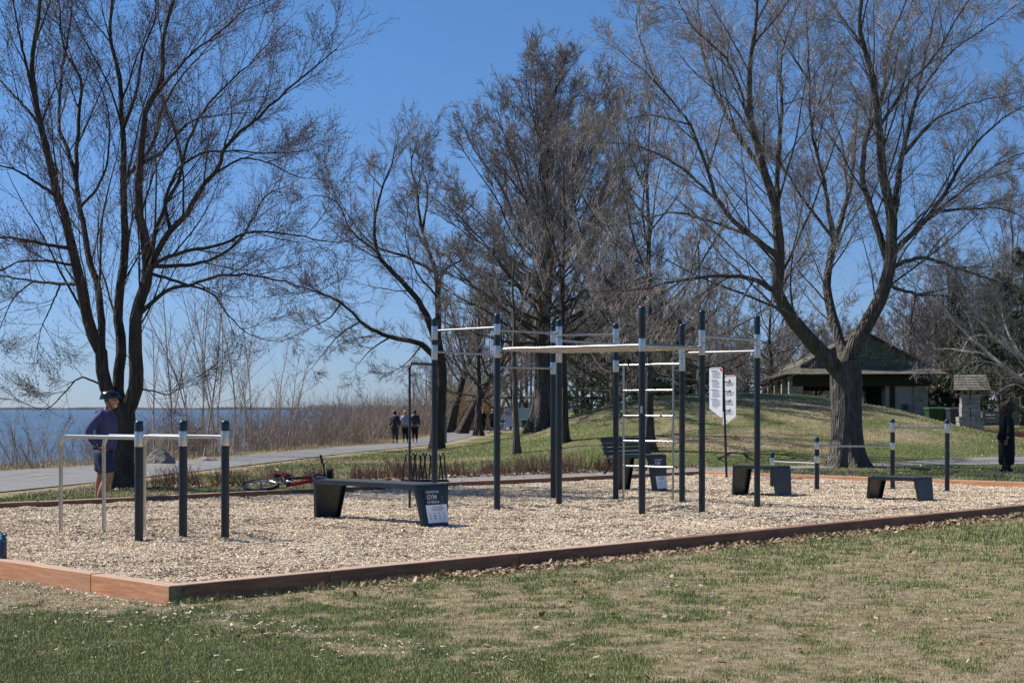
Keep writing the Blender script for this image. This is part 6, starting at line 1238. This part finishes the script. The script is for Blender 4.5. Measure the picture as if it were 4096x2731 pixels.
# woman in long coat, faces -x
wx_, wy_, wz_ = (1006.5 - CX) / F * 37.2, 37.2, 0; wz_ = float(hz(wx_, wy_))
J = dict(pelvis=(0, 0, .88), waist=(0, 0, 1.02), chest=(.01, 0, 1.24), neck=(0, 0, 1.40), headb=(-.01, 0, 1.46), head=(-.02, 0, 1.545), tilt=.05,
 shr=(.0, .165, 1.35), elr=(.04, .21, 1.08), wrr=(-.06, .20, .85), shl=(0, -.165, 1.35), ell=(.03, -.21, 1.07), wrl=(-.05, -.22, .80), hipr=(0, .09, .82), knr=(-.01, .09, .47), anr=(.08, .09, .08), hipl=(0, -.09, .82), knl=(-.01, -.09, .47), anl=(-.08, -.09, .08), foot=(-.12, 0, -.04),
 handr=((-.5, 0, -.9), (0, 1, 0), .3), handl=((-.35, 0, -1), (0, -1, 0), .25))
coat = [(.0, 0, .185, .150, .14), (.0, 0, .21, .16, .145), (.0, 0, .5, .17, .145), (.0, 0, .85, .165, .135), (.01, 0, 1.1, .155, .13), (.01, 0, 1.28, .155, .12), (0, 0, 1.40, .08), (.0, -.15, 1.34, .072), (.035, -.21, 1.07, .062), (-.035, -.22, .85, .055), (0, .15, 1.34, .072), (.04, .21, 1.08, .06), (-.05, .20, .88, .05)]
ce_ = [(0, 1), (1, 2), (2, 3), (3, 4), (4, 5), (5, 6), (5, 7), (7, 8), (8, 9), (5, 10), (10, 11), (11, 12)]
wm = person('person in a long black coat standing by the right edge of the lawn', (wx_, wy_, wz_), 0, J, [('coat', M['blackcloth'], coat, ce_, 3)], face=math.pi)
for k, (dx, dz, r) in enumerate(((-.02, .02, .125), (.06, -.02, .11), (-.05, -.05, .10), (.03, .07, .10), (.03, -.12, .11), (-.03, -.10, .09))): blob('hair', M['hairred'], wm, (dx, 0, 1.56 + dz), (r, r * .95, r), 30 + k, .38, 7)
for s, an in (('r', J['anr']), ('l', J['anl'])):
    d_ = 1 if an[0] > 0 else -1; skobj('boot', [(an[0] * .8, an[1], .46, .06), (an[0], an[1], .10, .055), (an[0] + (.02 if d_ > 0 else -.02), an[1], .045, .05, .045), (an[0] + d_ * .12, an[1], .038, .045, .035)], [(0, 1), (1, 2), (2, 3)], M['black'], wm, 2)
cm = thing('camera_bag', 'small black bag held in front of the person in the long black coat', 'bag', (wx_ - .20, wy_ - .12, wz_ + .86)); blob('pouch', M['blackcloth'], cm, (0, 0, 0), (.07, .06, .10), 9, .2)
# walkers seen from behind / front
def walker(label, px, py, Hh, top, legs, hair, seed, facing, D=None, hatm=None, shoe='black', long_=0, stripes=False, ponytail=False):
    if D is None: x, y, z = hit(px, py)
    else: x, y, z = gnd(px, D)
    z += .02; s = Hh / 1.72; st_ = .14
    J = dict(pelvis=(0, 0, .90), waist=(0, 0, 1.05), chest=(.0, 0, 1.28), neck=(0, 0, 1.46), headb=(.01, 0, 1.52), head=(.02, 0, 1.60), shr=(0, -.18, 1.39), elr=(-.03, -.24, 1.12), wrr=(.06, -.24, .88), shl=(0, .18, 1.39), ell=(.0, .24, 1.12), wrl=(-.06, .24, .88),
     hipr=(0, -.09, .84), knr=(.05, -.09, .48), anr=(.16, -.08, .08), hipl=(0, .09, .84), knl=(.02, .09, .48), anl=(-.18, .08, .10), foot=(.13, 0, -.05), handr=((.1, 0, -1), (0, -1, 0), .4), handl=((.0, 0, -1), (0, 1, 0), .4))
    zt = .90 - long_; tp = [(0, 0, zt, .165, .14), (0, 0, 1.05, .15, .125), (0, 0, 1.28, .17, .125), (0, 0, 1.44, .09, .08), (0, -.16, 1.385, .075), (-.03, -.24, 1.12, .06), (.04, -.24, .92, .05), (0, .16, 1.385, .075), (0, .24, 1.12, .06), (-.05, .24, .92, .05)]
    te = [(0, 1), (1, 2), (2, 3), (2, 4), (4, 5), (5, 6), (2, 7), (7, 8), (8, 9)]
    lg = [(0, 0, .92, .14, .115), (0, -.085, .82, .10), (.05, -.09, .48, .072), (.13, -.085, .16, .06), (0, .085, .82, .10), (.02, .09, .48, .072), (-.14, .085, .18, .06)]; le = [(0, 1), (1, 2), (2, 3), (0, 4), (4, 5), (5, 6)]
    th = person(label, (x, y, z), facing, J, [('jacket', M[top], tp, te, 2), ('trousers', M[legs], lg, le, 2)], s)
    blob('hair', M[hair], th, (-.025, 0, 1.625), (.105, .095, .115), seed, .1)
    if ponytail: blob('ponytail', M[hair], th, (-.10, 0, 1.50), (.04, .04, .13), seed, .1)
    if hatm: blob('cap', M[hatm], th, (.01, 0, 1.66), (.115, .105, .07), seed, .04)
    for an in (J['anr'], J['anl']): skobj('shoe', [(an[0] - .02, an[1], .05, .045), (an[0] + .13, an[1], .035, .04, .03)], [(0, 1)], M[shoe], th, 2)
    return th
up_ = math.radians(88)
walker('person walking away in a plum jacket with a dark hood, left of the three walkers', 395, 442.8, 1.70, 'purplejkt', 'greypants', 'hair', 1, up_, long_=.12)
walker('person in light grey top with blonde ponytail, middle of the three walkers', 405.3, 442.5, 1.70, 'greytop', 'blackcloth', 'hairblond', 2, up_, shoe='shoe', ponytail=True)
walker('person walking away in a dark quilted jacket and cap, right of the three walkers', 414.8, 442.0, 1.73, 'darkjkt', 'blackcloth', 'hair', 3, up_, hatm='blackcloth', shoe='shoe')
walker('person in black walking this way on the far path beside golden willows', 483, 430, 1.75, 'blackcloth', 'blackcloth', 'hair', 4, -up_, D=118, long_=.1)
walker('person in dark clothes half hidden by a frame post, beside the one in black', 492.5, 430, 1.78, 'darkjkt', 'blackcloth', 'hair', 5, -up_, D=119, long_=.1)
